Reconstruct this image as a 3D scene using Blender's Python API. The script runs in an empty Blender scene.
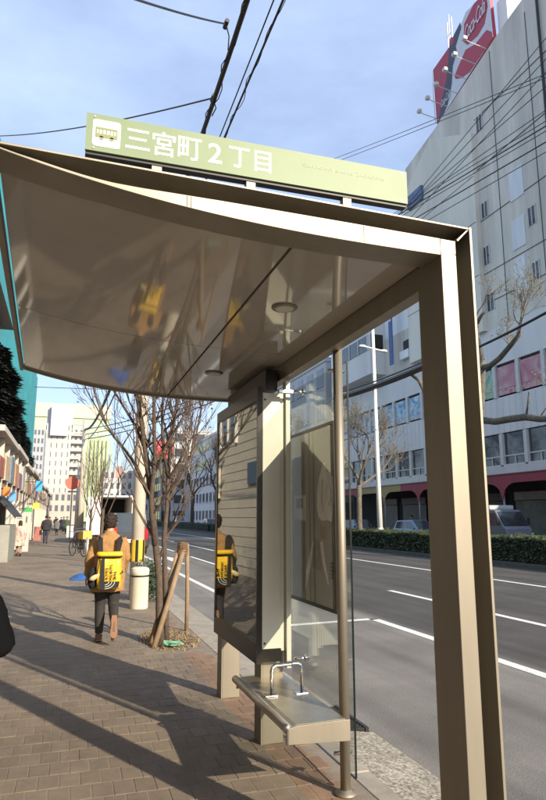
import bpy, bmesh, math, random
from mathutils import Vector, Matrix, noise
random.seed(7)
S = bpy.context.scene
COL = S.collection
PI = math.pi
R = math.radians

# ------------------------------------------------------------------ camera, sky, sun, exposure
CAM_H = 1.6; FPX = 628.0; YAW = R(17.95); PITCH = R(10.58)
cd = bpy.data.cameras.new('camera'); cam = bpy.data.objects.new('camera', cd); COL.objects.link(cam)
cam.location = (0, 0, CAM_H); cam.rotation_euler = (PI/2 + PITCH, 0, -YAW)
cd.sensor_fit = 'VERTICAL'; cd.sensor_height = 24; cd.lens = FPX/800*24
cd.clip_start = 0.05; cd.clip_end = 4000
S.camera = cam
SUN_EL = R(26); SUN_AZ = R(26)            # the sun stands behind the camera, to its right
sun_dir = Vector((math.sin(SUN_AZ)*math.cos(SUN_EL), -math.cos(SUN_AZ)*math.cos(SUN_EL), math.sin(SUN_EL)))
w = bpy.data.worlds.new('World'); S.world = w; w.use_nodes = True
wn = w.node_tree; wn.nodes.clear()
wo = wn.nodes.new('ShaderNodeOutputWorld'); bg = wn.nodes.new('ShaderNodeBackground'); sk = wn.nodes.new('ShaderNodeTexSky')
sk.sky_type = 'NISHITA'; sk.sun_disc = False; sk.sun_elevation = SUN_EL; sk.sun_rotation = PI - SUN_AZ
sk.air_density = 1.0; sk.dust_density = 1.2; sk.ozone_density = 2.2; sk.altitude = 20
# thin high cloud over the whole sky
tc = wn.nodes.new('ShaderNodeTexCoord'); mp = wn.nodes.new('ShaderNodeMapping'); mp.inputs['Scale'].default_value = (1.2, 1.2, 3.2)
nz = wn.nodes.new('ShaderNodeTexNoise'); nz.inputs['Scale'].default_value = 1.6; nz.inputs['Detail'].default_value = 7; nz.inputs['Roughness'].default_value = .58
rp = wn.nodes.new('ShaderNodeValToRGB'); rp.color_ramp.elements[0].position = .36; rp.color_ramp.elements[1].position = .78
rp.color_ramp.elements[0].color = (.30, .30, .30, 1); rp.color_ramp.elements[1].color = (.66, .66, .66, 1)
mx = wn.nodes.new('ShaderNodeMix'); mx.data_type = 'RGBA'
wn.links.new(tc.outputs['Generated'], mp.inputs['Vector']); wn.links.new(mp.outputs[0], nz.inputs['Vector'])
wn.links.new(nz.outputs['Fac'], rp.inputs['Fac']); wn.links.new(rp.outputs[0], mx.inputs[0])
wn.links.new(sk.outputs[0], mx.inputs[6]); mx.inputs[7].default_value = (6.1, 7.5, 10.6, 1)
wn.links.new(mx.outputs[2], bg.inputs[0]); wn.links.new(bg.outputs[0], wo.inputs[0])
bg.inputs['Strength'].default_value = 0.11
sl = bpy.data.lights.new('sun', 'SUN'); sl.energy = 5.0; sl.angle = R(.55); sl.color = (1.0, .86, .66)
so = bpy.data.objects.new('sun', sl); COL.objects.link(so)
so.rotation_euler = sun_dir.to_track_quat('Z', 'Y').to_euler(); so.location = (8, -20, 20)
S.view_settings.view_transform = 'Standard'; S.view_settings.look = 'None'
S.view_settings.exposure = 0.6; S.view_settings.gamma = 1; S.view_settings.use_curve_mapping = False

# ------------------------------------------------------------------ pixels of the photograph -> directions
_f = Vector((math.sin(YAW)*math.cos(PITCH), math.cos(YAW)*math.cos(PITCH), math.sin(PITCH)))
_r = Vector((math.cos(YAW), -math.sin(YAW), 0)); _u = _r.cross(_f); _c = Vector((0, 0, CAM_H))
def ray(x, y): return _f + _r*((x-273)/FPX) + _u*((400-y)/FPX)
def G(x, y, z=0): d = ray(x, y); return _c + d*((z-CAM_H)/d.z)
def PX(x, y, X): d = ray(x, y); return _c + d*(X/d.x)
def PY(x, y, Y): d = ray(x, y); return _c + d*(Y/d.y)
def proj(p):
    v = Vector(p)-_c; q = v.dot(_f)
    return (273+FPX*v.dot(_r)/q, 400-FPX*v.dot(_u)/q)

# ------------------------------------------------------------------ materials
MATS = {}
def M(name, col, rough=.6, metal=0, var=.12, scale=4, bump=0, bscale=60, coat=0, streak=False, rnd=0, spec=.5, emit=0, alpha_glass=False, coord='Object'):
    if name in MATS: return MATS[name]
    m = bpy.data.materials.new(name); m.use_nodes = True; MATS[name] = m
    nt = m.node_tree; b = nt.nodes['Principled BSDF']; L = nt.links.new
    b.inputs['Roughness'].default_value = rough; b.inputs['Metallic'].default_value = metal
    b.inputs['Coat Weight'].default_value = coat; b.inputs['Coat Roughness'].default_value = .06
    b.inputs['Specular IOR Level'].default_value = spec
    if coord != 'World':
        t = nt.nodes.new('ShaderNodeTexCoord'); src = t.outputs[coord]
    else:
        g = nt.nodes.new('ShaderNodeNewGeometry'); src = g.outputs['Position']
    if streak:
        mpn = nt.nodes.new('ShaderNodeMapping'); mpn.inputs['Scale'].default_value = (1, 1, .12); L(src, mpn.inputs[0]); src2 = mpn.outputs[0]
    else: src2 = src
    n = nt.nodes.new('ShaderNodeTexNoise'); n.inputs['Scale'].default_value = scale; n.inputs['Detail'].default_value = 6; n.inputs['Roughness'].default_value = .65
    L(src2, n.inputs['Vector'])
    r = nt.nodes.new('ShaderNodeValToRGB'); r.color_ramp.elements[0].position = .3; r.color_ramp.elements[1].position = .7
    r.color_ramp.elements[0].color = tuple(c*(1-var) for c in col[:3])+(1,)
    r.color_ramp.elements[1].color = tuple(min(1, c*(1+var)) for c in col[:3])+(1,)
    L(n.outputs['Fac'], r.inputs['Fac']); out = r.outputs[0]
    if rnd:
        oi = nt.nodes.new('ShaderNodeObjectInfo'); at = nt.nodes.new('ShaderNodeAttribute'); at.attribute_name = 'rnd'
        ad = nt.nodes.new('ShaderNodeMath'); ad.operation = 'ADD'; L(oi.outputs['Random'], ad.inputs[0]); L(at.outputs['Fac'], ad.inputs[1])
        fr = nt.nodes.new('ShaderNodeMath'); fr.operation = 'FRACT'; L(ad.outputs[0], fr.inputs[0])
        mr = nt.nodes.new('ShaderNodeMapRange'); mr.inputs['To Min'].default_value = 1-rnd; mr.inputs['To Max'].default_value = 1+rnd
        L(fr.outputs[0], mr.inputs['Value'])
        mu = nt.nodes.new('ShaderNodeMix'); mu.data_type = 'RGBA'; mu.blend_type = 'MULTIPLY'; mu.inputs[0].default_value = 1
        L(out, mu.inputs[6]); L(mr.outputs[0], mu.inputs[7]); out = mu.outputs[2]
    L(out, b.inputs['Base Color'])
    if bump:
        bn = nt.nodes.new('ShaderNodeTexNoise'); bn.inputs['Scale'].default_value = bscale; bn.inputs['Detail'].default_value = 4
        L(src, bn.inputs['Vector']); bp = nt.nodes.new('ShaderNodeBump'); bp.inputs['Strength'].default_value = bump; bp.inputs['Distance'].default_value = .01
        L(bn.outputs['Fac'], bp.inputs['Height']); L(bp.outputs[0], b.inputs['Normal'])
    return m
def glass_mat(name, tint=(.93, .97, .95), rough=.0, f0=.05, haze=0):
    """thin pane: see-through, with a mirror that grows towards grazing angles"""
    if name in MATS: return MATS[name]
    m = bpy.data.materials.new(name); m.use_nodes = True; MATS[name] = m; nt = m.node_tree; nt.nodes.clear(); L = nt.links.new
    o = nt.nodes.new('ShaderNodeOutputMaterial'); a = nt.nodes.new('ShaderNodeBsdfTransparent'); g = nt.nodes.new('ShaderNodeBsdfGlossy'); x = nt.nodes.new('ShaderNodeMixShader')
    lw = nt.nodes.new('ShaderNodeLayerWeight'); lw.inputs['Blend'].default_value = .5
    pw = nt.nodes.new('ShaderNodeMath'); pw.operation = 'POWER'; pw.inputs[1].default_value = 4; L(lw.outputs['Facing'], pw.inputs[0])
    mr = nt.nodes.new('ShaderNodeMapRange'); mr.inputs['To Min'].default_value = f0; mr.inputs['To Max'].default_value = 1; L(pw.outputs[0], mr.inputs['Value'])
    a.inputs[0].default_value = tint+(1,); g.inputs['Roughness'].default_value = rough
    L(mr.outputs[0], x.inputs[0]); L(a.outputs[0], x.inputs[1]); L(g.outputs[0], x.inputs[2]); L(x.outputs[0], o.inputs[0])
    return m

PAINT = M('shelter_paint', (.31, .28, .225), .54, .76, .10, 5, .04, 220, .0, streak=True)
CEIL = M('ceiling_paint', (.43, .39, .335), .055, 0, .06, 2.2, .0, 2.2, .0, spec=.5)
STEEL = M('brushed_steel', (.52, .50, .46), .3, 1, .1, 20)
DARK = M('dark_metal', (.03, .028, .026), .4, .3, .1, 8)
BLACK = M('black_plastic', (.012, .012, .012), .45, 0, .1, 8)
RUBBER = M('rubber', (.018, .018, .018), .8, 0, .2, 20)
WHITEP = M('white_paint', (.72, .71, .67), .5, 0, .06, 3)
CHROME = M('chrome', (.75, .75, .74), .12, 1, .03, 10)
GLASS = glass_mat('clear_glass', (.955, .975, .96), 0, .03)
GLASS_EDGE = M('glass_edge', (.004, .009, .007), .15, 0, .05, 5)
WINDOW = M('window_glass', (.035, .045, .05), .06, 0, .5, .35, coord='World', spec=.9)
CONC = M('concrete', (.36, .34, .31), .85, 0, .18, 3, .15, 60)
BARK = M('bark', (.085, .062, .045), .9, 0, .35, 14, .5, 40)
BARK2 = M('plane_bark', (.13, .115, .09), .9, 0, .45, 6, .4, 20)
TWIG = M('twig', (.11, .075, .052), .85, 0, .3, 10)
SKIN = M('skin', (.50, .31, .22), .55, 0, .05, 10)
LEAF_DRY = M('dry_leaf', (.17, .14, .06), .7, 0, .35, 1.5, coord='World')
HEDGE = M('hedge_leaf', (.05, .068, .022), .55, 0, .5, 3.5, coord='World')
EVERG = M('evergreen_leaf', (.010, .014, .010), .8, 0, .4, 1.5, coord='World')

# ------------------------------------------------------------------ mesh building
class MB:
    def __init__(s): s.v = []; s.f = []
    def add(s, vs, fs):
        o = len(s.v); s.v += [tuple(p) for p in vs]; s.f += [tuple(i+o for i in f) for f in fs]; return s
    def box(s, x0, x1, y0, y1, z0, z1):
        return s.add([(x0,y0,z0),(x1,y0,z0),(x1,y1,z0),(x0,y1,z0),(x0,y0,z1),(x1,y0,z1),(x1,y1,z1),(x0,y1,z1)],
                     [(0,3,2,1),(4,5,6,7),(0,1,5,4),(1,2,6,5),(2,3,7,6),(3,0,4,7)])
    def prism(s, poly, a0, a1, axis='y'):
        """poly: 2D points; extruded along axis from a0 to a1. axis y: (x,z); x: (y,z); z: (x,y)"""
        def p(q, a): return {'y': (q[0], a, q[1]), 'x': (a, q[0], q[1]), 'z': (q[0], q[1], a)}[axis]
        n = len(poly)
        return s.add([p(q, a0) for q in poly]+[p(q, a1) for q in poly],
                     [tuple(range(n)), tuple(range(2*n-1, n-1, -1))]+[(i, i+n, (i+1) % n+n, (i+1) % n) for i in range(n)])
    def strip(s, top, bot, y0, y1):
        """solid between two (x,z) polylines, thickness y0..y1"""
        n = len(top); V = [(x,y0,z) for x,z in top]+[(x,y0,z) for x,z in bot]+[(x,y1,z) for x,z in top]+[(x,y1,z) for x,z in bot]
        F = []
        for i in range(n-1):
            F += [(i,n+i,n+i+1,i+1), (2*n+i,2*n+i+1,3*n+i+1,3*n+i), (i,i+1,2*n+i+1,2*n+i), (n+i,3*n+i,3*n+i+1,n+i+1)]
        F += [(0,2*n,3*n,n), (n-1,2*n-1,4*n-1,3*n-1)]
        return s.add(V, F)
    def tube(s, pts, rad, seg=8, cap=True):
        pts = [Vector(p) for p in pts]; n = len(pts)
        if not isinstance(rad, (list, tuple)): rad = [rad]*n
        t0 = (pts[1]-pts[0]).normalized(); up = Vector((0,0,1)) if abs(t0.z) < .9 else Vector((0,1,0))
        a = t0.cross(up).normalized(); V = []; F = []
        for i in range(n):
            t = (pts[min(i+1,n-1)]-pts[max(i-1,0)])
            if t.length < 1e-9: t = t0
            t.normalize(); a = (a-t*a.dot(t))
            a = a.normalized() if a.length > 1e-6 else t.orthogonal().normalized(); b = t.cross(a)
            for k in range(seg):
                an = 2*PI*k/seg; V.append(pts[i]+(a*math.cos(an)+b*math.sin(an))*rad[i])
        for i in range(n-1):
            for k in range(seg):
                q = (k+1) % seg; F.append((i*seg+k, i*seg+q, (i+1)*seg+q, (i+1)*seg+k))
        if cap: F += [tuple(range(seg-1,-1,-1)), tuple(range((n-1)*seg, n*seg))]
        return s.add(V, F)
    def lathe(s, prof, c, seg=20):
        V = []; F = []; n = len(prof)
        for r, z in prof:
            for k in range(seg): a = 2*PI*k/seg; V.append((c[0]+r*math.cos(a), c[1]+r*math.sin(a), c[2]+z))
        for i in range(n-1):
            for k in range(seg):
                q = (k+1) % seg; F.append((i*seg+k, i*seg+q, (i+1)*seg+q, (i+1)*seg+k))
        F += [tuple(range(seg-1,-1,-1)), tuple(range((n-1)*seg, n*seg))]
        return s.add(V, F)
    def loft(s, rings, seg=20, pw=2.0):
        """rings of horizontal ellipses (cx,cy,cz,rx,ry)"""
        V = []; F = []; n = len(rings)
        for (cx,cy,cz,rx,ry) in rings:
            for k in range(seg):
                a = 2*PI*k/seg; ca, sa = math.cos(a), math.sin(a); e = 2/pw
                V.append((cx+rx*math.copysign(abs(ca)**e, ca), cy+ry*math.copysign(abs(sa)**e, sa), cz))
        for i in range(n-1):
            for k in range(seg):
                q = (k+1) % seg; F.append((i*seg+k, i*seg+q, (i+1)*seg+q, (i+1)*seg+k))
        F += [tuple(range(seg-1,-1,-1)), tuple(range((n-1)*seg, n*seg))]
        return s.add(V, F)
    def quad(s, a, b, c, d): return s.add([a,b,c,d], [(0,1,2,3)])
    def xf(s, m): s.v = [tuple(m @ Vector(p)) for p in s.v]; return s

ORG = {}
def tag(o, label=None, cat=None, group=None, kind=None):
    if label: o['label'] = label
    if cat: o['category'] = cat
    if group: o['group'] = group
    if kind: o['kind'] = kind
    return o
def thing(name, label, cat, loc, group=None, rotz=0):
    o = bpy.data.objects.new(name, None); COL.objects.link(o); o.location = loc; o.rotation_euler = (0,0,rotz); o.empty_display_size = .1
    ORG[o] = Vector(loc); return tag(o, label, cat, group)
def build(name, mb, mat, parent=None, smooth=False, bevel=0, seg=2, local=False, fix=True, loc=None):
    """one mesh object; parts are given in world coordinates unless local; a top-level mesh gets its origin at loc"""
    me = bpy.data.meshes.new(name)
    org = Vector((0,0,0))
    if parent is not None and not local: org = ORG[parent]
    if parent is None and loc is not None: org = Vector(loc)
    me.from_pydata([tuple(Vector(p)-org) for p in mb.v] if org.length else mb.v, [], mb.f)
    if fix:
        bm = bmesh.new(); bm.from_mesh(me); bmesh.ops.recalc_face_normals(bm, faces=bm.faces[:]); bm.to_mesh(me); bm.free()
    me.materials.append(mat)
    if smooth:
        me.polygons.foreach_set('use_smooth', [True]*len(me.polygons))
    o = bpy.data.objects.new(name, me); COL.objects.link(o)
    if parent is not None: o.parent = parent
    elif loc is not None: o.location = loc
    ORG[o] = org if parent is not None else (Vector(loc) if loc is not None else Vector((0,0,0)))
    if bevel:
        md = o.modifiers.new('bevel', 'BEVEL'); md.width = bevel; md.segments = seg; md.limit_method = 'ANGLE'; md.angle_limit = R(35)
        me.polygons.foreach_set('use_smooth', [True]*len(me.polygons))
        wm = o.modifiers.new('wn', 'WEIGHTED_NORMAL'); wm.keep_sharp = False
    return o
def remesh(o, vox, it=4):
    md = o.modifiers.new('remesh', 'REMESH'); md.mode = 'VOXEL'; md.voxel_size = vox; md.use_smooth_shade = True
    sm = o.modifiers.new('smooth', 'SMOOTH'); sm.factor = .5; sm.iterations = it
    return o
def struct(name, mb, mat, **k): return tag(build(name, mb, mat, **k), kind='structure')
def copy_tree(o, parent=None, loc=None, rotz=None):
    c = o.copy(); COL.objects.link(c); c.parent = parent
    if loc is not None: c.location = loc
    if rotz is not None: c.rotation_euler = (0,0,rotz)
    for ch in list(o.children): copy_tree(ch, c)
    return c
def text_mesh(body, size, mat, mtx, name, parent, extrude=.001, align='LEFT', shear=0, offset=0, spacing=1, fit=None):
    cu = bpy.data.curves.new('t', 'FONT'); cu.body = body; cu.size = size; cu.extrude = extrude; cu.align_x = align; cu.align_y = 'CENTER'; cu.shear = shear; cu.offset = offset; cu.space_character = spacing
    cu.resolution_u = 3
    ob = bpy.data.objects.new('t', cu); COL.objects.link(ob)
    bpy.context.view_layer.update()
    me = bpy.data.meshes.new_from_object(ob.evaluated_get(bpy.context.evaluated_depsgraph_get()))
    bpy.data.objects.remove(ob); bpy.data.curves.remove(cu)
    if fit:
        xs = [v.co.x for v in me.vertices]; ys = [v.co.y for v in me.vertices]
        if xs:
            sx = fit[0]/(max(xs)-min(xs)); sy = fit[1]/(max(ys)-min(ys)); x0 = min(xs); y0 = (min(ys)+max(ys))/2
            for v in me.vertices: v.co.x = (v.co.x-x0)*sx; v.co.y = (v.co.y-y0)*sy
    org = ORG.get(parent, Vector((0,0,0)))
    me.transform(Matrix.Translation(-org) @ mtx)
    me.materials.clear(); me.materials.append(mat); me.name = name
    o = bpy.data.objects.new(name, me); COL.objects.link(o); o.parent = parent; ORG[o] = org
    return o
def frame(origin, xax, yax):
    x = Vector(xax).normalized(); y = Vector(yax).normalized(); z = x.cross(y)
    m = Matrix((x, y, z)).transposed().to_4x4(); m.translation = Vector(origin); return m

# ================================================================== GROUND, ROAD, PAVEMENT
ZR = -.12
def asphalt():
    m = M('asphalt', (.088, .083, .076), .85, 0, .22, .7, .5, 190, coord='World')
    nt = m.node_tree; b = nt.nodes['Principled BSDF']; L = nt.links.new
    col = b.inputs['Base Color'].links[0].from_socket
    g = nt.nodes.new('ShaderNodeNewGeometry'); sx = nt.nodes.new('ShaderNodeSeparateXYZ'); L(g.outputs['Position'], sx.inputs[0])
    # the bus bay is laid in a paler, older asphalt than the running lanes
    mr = nt.nodes.new('ShaderNodeMapRange'); mr.inputs['From Min'].default_value = 5.0; mr.inputs['From Max'].default_value = 5.4; mr.inputs['To Min'].default_value = 1.95; mr.inputs['To Max'].default_value = .78
    L(sx.outputs[0], mr.inputs['Value'])
    sp = nt.nodes.new('ShaderNodeTexNoise'); sp.inputs['Scale'].default_value = 75; sp.inputs['Detail'].default_value = 2; L(g.outputs['Position'], sp.inputs['Vector'])
    m2 = nt.nodes.new('ShaderNodeMapRange'); m2.inputs['From Min'].default_value = .25; m2.inputs['From Max'].default_value = .75; m2.inputs['To Min'].default_value = .62; m2.inputs['To Max'].default_value = 1.38; L(sp.outputs['Fac'], m2.inputs['Value'])
    mm = nt.nodes.new('ShaderNodeMath'); mm.operation = 'MULTIPLY'; L(mr.outputs[0], mm.inputs[0]); L(m2.outputs[0], mm.inputs[1])
    # wheel tracks, stretched along the road
    mpn = nt.nodes.new('ShaderNodeMapping'); mpn.inputs['Scale'].default_value = (1.6, .05, 1); L(g.outputs['Position'], mpn.inputs[0])
    wt = nt.nodes.new('ShaderNodeTexNoise'); wt.inputs['Scale'].default_value = 1; wt.inputs['Detail'].default_value = 4; L(mpn.outputs[0], wt.inputs['Vector'])
    m3 = nt.nodes.new('ShaderNodeMapRange'); m3.inputs['From Min'].default_value = .3; m3.inputs['From Max'].default_value = .7; m3.inputs['To Min'].default_value = .66; m3.inputs['To Max'].default_value = 1.28; L(wt.outputs['Fac'], m3.inputs['Value'])
    m4 = nt.nodes.new('ShaderNodeMath'); m4.operation = 'MULTIPLY'; L(mm.outputs[0], m4.inputs[0]); L(m3.outputs[0], m4.inputs[1])
    mu = nt.nodes.new('ShaderNodeMix'); mu.data_type = 'RGBA'; mu.blend_type = 'MULTIPLY'; mu.inputs[0].default_value = 1
    L(col, mu.inputs[6]); L(m4.outputs[0], mu.inputs[7]); L(mu.outputs[2], b.inputs['Base Color'])
    return m
ASPH = asphalt()
struct('ground', MB().quad((-900,-300,-.30),(900,-300,-.30),(900,1500,-.30),(-900,1500,-.30)), M('earth', (.17,.155,.135), .9, 0, .2, .05), fix=False)
struct('road', MB().box(2.36, 24.0, -40, 400, -.29, ZR), ASPH)

BR = (.185, .15, .112)
BRICK = M('paver', BR, .82, 0, .16, 9, .35, 140, rnd=.07, coord='World')
MORT = M('mortar', (.215, .18, .14), .9, 0, .2, 8, .3, 90, coord='World')
def dirt(m, lo=.78, hi=1.14, gum=True):
    nt = m.node_tree; b = nt.nodes['Principled BSDF']; L = nt.links.new; col = b.inputs['Base Color'].links[0].from_socket
    g = nt.nodes.new('ShaderNodeNewGeometry'); n = nt.nodes.new('ShaderNodeTexNoise'); n.inputs['Scale'].default_value = 1.1; n.inputs['Detail'].default_value = 8; n.inputs['Roughness'].default_value = .7; L(g.outputs['Position'], n.inputs['Vector'])
    mr = nt.nodes.new('ShaderNodeMapRange'); mr.inputs['From Min'].default_value = .32; mr.inputs['From Max'].default_value = .68; mr.inputs['To Min'].default_value = lo; mr.inputs['To Max'].default_value = hi; L(n.outputs['Fac'], mr.inputs['Value']); f = mr.outputs[0]
    if gum:
        v = nt.nodes.new('ShaderNodeTexVoronoi'); v.inputs['Scale'].default_value = 3.1; L(g.outputs['Position'], v.inputs['Vector'])
        m2 = nt.nodes.new('ShaderNodeMapRange'); m2.inputs['From Min'].default_value = .045; m2.inputs['From Max'].default_value = .075; m2.inputs['To Min'].default_value = .62; m2.inputs['To Max'].default_value = 1; L(v.outputs['Distance'], m2.inputs['Value'])
        mm = nt.nodes.new('ShaderNodeMath'); mm.operation = 'MULTIPLY'; L(f, mm.inputs[0]); L(m2.outputs[0], mm.inputs[1]); f = mm.outputs[0]
    mu = nt.nodes.new('ShaderNodeMix'); mu.data_type = 'RGBA'; mu.blend_type = 'MULTIPLY'; mu.inputs[0].default_value = 1
    L(col, mu.inputs[6]); L(f, mu.inputs[7]); L(mu.outputs[2], b.inputs['Base Color'])
dirt(BRICK)
def red_edge(m):       # the courses along the kerb are laid in a redder brick
    nt = m.node_tree; b = nt.nodes['Principled BSDF']; L = nt.links.new; col = b.inputs['Base Color'].links[0].from_socket
    g = nt.nodes.new('ShaderNodeNewGeometry'); s = nt.nodes.new('ShaderNodeSeparateXYZ'); L(g.outputs['Position'], s.inputs[0])
    c = nt.nodes.new('ShaderNodeMath'); c.operation = 'GREATER_THAN'; c.inputs[1].default_value = 1.425; L(s.outputs[0], c.inputs[0])
    mu = nt.nodes.new('ShaderNodeMix'); mu.data_type = 'RGBA'; mu.blend_type = 'MULTIPLY'; L(c.outputs[0], mu.inputs[0]); L(col, mu.inputs[6]); mu.inputs[7].default_value = (1.24, 1.0, .87, 1); L(mu.outputs[2], b.inputs['Base Color'])
red_edge(BRICK)
def far_brick():
    m = bpy.data.materials.new('paver_far'); m.use_nodes = True; nt = m.node_tree; b = nt.nodes['Principled BSDF']; L = nt.links.new
    g = nt.nodes.new('ShaderNodeNewGeometry'); t = nt.nodes.new('ShaderNodeTexBrick')
    t.inputs['Scale'].default_value = 1; t.inputs['Brick Width'].default_value = .125; t.inputs['Row Height'].default_value = .21; t.inputs['Mortar Size'].default_value = .004
    t.inputs['Color1'].default_value = tuple(c*.86 for c in BR)+(1,); t.inputs['Color2'].default_value = tuple(c*1.15 for c in BR)+(1,); t.inputs['Mortar'].default_value = (.22,.19,.15,1)
    L(g.outputs['Position'], t.inputs['Vector'])
    n = nt.nodes.new('ShaderNodeTexNoise'); n.inputs['Scale'].default_value = .8; n.inputs['Detail'].default_value = 6; L(g.outputs['Position'], n.inputs['Vector'])
    mr = nt.nodes.new('ShaderNodeMapRange'); mr.inputs['From Min'].default_value = .3; mr.inputs['From Max'].default_value = .7; mr.inputs['To Min'].default_value = .8; mr.inputs['To Max'].default_value = 1.2; L(n.outputs['Fac'], mr.inputs['Value'])
    mu = nt.nodes.new('ShaderNodeMix'); mu.data_type = 'RGBA'; mu.blend_type = 'MULTIPLY'; mu.inputs[0].default_value = 1
    L(t.outputs['Color'], mu.inputs[6]); L(mr.outputs[0], mu.inputs[7]); L(mu.outputs[2], b.inputs['Base Color']); b.inputs['Roughness'].default_value = .85
    return m
YF = 11.0                      # individual pavers up to here
pave = struct('pavement', MB().box(-2.6, 1.80, -6, YF+.3, -.25, -.0022), MORT)
struct('pavement', MB().box(-2.6, 1.80, YF+.3, 160, -.25, 0), far_brick())
# pavers: rows along X, staggered
bw, bl, gap = .125, .21, .005
cells = []
PIT = (1.02, 1.80, 8.0, 9.75)                # tree pit x0,x1,y0,y1
row = 0; y = 1.4
while y+bl < YF+.3:
    off = (row % 2)*bw/2
    x = -1.95+off
    while x+bw < 1.795:
        cx, cy = x+bw/2, y+bl/2
        if not (PIT[0]-.03 < cx < PIT[1]+.05 and PIT[2]-.1 < cy < PIT[3]+.1):
            cells.append((cx, cy))
        x += bw
    y += bl; row += 1
def inframe(c):
    p = proj((c[0], c[1], 0)); return -8 < p[0] < 555 and 0 < p[1] < 812
vis = sorted([c for c in cells if c[1] > 2.6 and inframe(c)], key=lambda c: c[0]**2+c[1]**2)
near = vis[:300]; nearset = set(near)
pm = []
for k in range(4):
    mb = MB(); j = [random.uniform(-.0012,.0012) for _ in range(4)]
    a, b_ = bw/2-gap/2, bl/2-gap/2; c = .004
    mb.add([(-a,-b_,-.04),(a,-b_,-.04),(a,b_,-.04),(-a,b_,-.04),(-a,-b_,-.0016+j[0]),(a,-b_,-.0016+j[1]),(a,b_,-.0016+j[2]),(-a,b_,-.0016+j[3]),
            (-a+c,-b_+c,j[0]),(a-c,-b_+c,j[1]),(a-c,b_-c,j[2]),(-a+c,b_-c,j[3])],
           [(0,1,5,4),(1,2,6,5),(2,3,7,6),(3,0,4,7),(4,5,9,8),(5,6,10,9),(6,7,11,10),(7,4,8,11),(8,9,10,11)])
    me = bpy.data.meshes.new('paver'); me.from_pydata(mb.v, [], mb.f); me.materials.append(BRICK); pm.append(me)
for c in near:
    o = bpy.data.objects.new('paver', random.choice(pm)); COL.objects.link(o); o.parent = pave
    o.location = (c[0], c[1], .001+random.uniform(-.0015,.0015)); o.rotation_euler = (random.uniform(-.006,.006), random.uniform(-.006,.006), random.uniform(-.012,.012))
mb = MB(); rv = []
for c in cells:
    if c in nearset: continue
    src = random.choice(pm); dz = random.uniform(-.0015,.0015); q = random.uniform(-.01,.01); n0 = len(mb.f)
    mb.add([(c[0]+v.co.x-q*v.co.y, c[1]+v.co.y+q*v.co.x, v.co.z+dz+.001) for v in src.vertices], [tuple(p.vertices) for p in src.polygons])
    rv += [random.random()]*(len(mb.f)-n0)
pf = build('paver_field', mb, BRICK, pave, fix=False); tag(pf, kind='stuff')
at = pf.data.attributes.new('rnd', 'FLOAT', 'FACE'); at.data.foreach_set('value', rv)

# kerb stones, gutter apron of exposed aggregate
KERB = M('kerb_concrete', (.31, .28, .235), .85, 0, .2, 5, .25, 90, coord='World', rnd=.08)
kerb = struct('kerb', MB().box(1.806, 1.955, -6, 150, -.28, -.03), MORT)
km = bpy.data.meshes.new('kerb_stone'); t = MB().box(1.808-1.88, 1.955-1.88, -.498, .498, -.2, -.004); km.from_pydata(t.v, [], t.f); km.materials.append(KERB)
for i in range(34):
    o = bpy.data.objects.new('kerb_stone', km); COL.objects.link(o); o.parent = kerb; o.location = (1.88, 1.5+i*1.003, random.uniform(-.002,.002))
    bv = o.modifiers.new('b', 'BEVEL'); bv.width = .008; bv.segments = 1
def aggregate():
    m = M('aggregate', (.30, .275, .225), .85, 0, .2, 3, .6, 130, coord='World'); nt = m.node_tree; b = nt.nodes['Principled BSDF']; L = nt.links.new
    col = b.inputs['Base Color'].links[0].from_socket; g = nt.nodes.new('ShaderNodeNewGeometry')
    v = nt.nodes.new('ShaderNodeTexVoronoi'); v.inputs['Scale'].default_value = 58; L(g.outputs['Position'], v.inputs['Vector'])
    sep = nt.nodes.new('ShaderNodeSeparateColor'); L(v.outputs['Color'], sep.inputs[0])
    mr = nt.nodes.new('ShaderNodeMapRange'); mr.inputs['To Min'].default_value = .45; mr.inputs['To Max'].default_value = 1.5; L(sep.outputs[0], mr.inputs['Value'])
    mu = nt.nodes.new('ShaderNodeMix'); mu.data_type = 'RGBA'; mu.blend_type = 'MULTIPLY'; mu.inputs[0].default_value = 1
    L(col, mu.inputs[6]); L(mr.outputs[0], mu.inputs[7]); L(mu.outputs[2], b.inputs['Base Color']); return m
AGG = aggregate()
apron = struct('gutter', MB().prism([(1.958,-.27),(2.47,-.27),(2.47,ZR+.006),(1.958,-.035)], -6, 4.98), AGG)
struct('gutter', MB().prism([(1.958,-.27),(2.44,-.27),(2.44,ZR+.006),(1.958,-.06)], 5.65, 60), M('gutter_concrete', (.29,.265,.22), .88, 0, .22, 3, .5, 120, coord='World'))
g = thing('drain_grate', 'black iron gutter grate beside the glass screen of the shelter', 'drain grate', (2.2, 5.3, -.1))
mb = MB().box(1.962, 2.43, 4.985, 5.645, -.25, -.16); build('sump', mb, BLACK, g)
for a, b_ in ((1.965,1.995),(2.405,2.435)): build('rim', MB().box(a, b_, 4.99, 5.64, -.16, -.075), DARK, g)
for i in range(13): build('bar', MB().box(1.996, 2.404, 5.0+i*.05, 5.022+i*.05, -.14, -.08), DARK, g)

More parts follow.
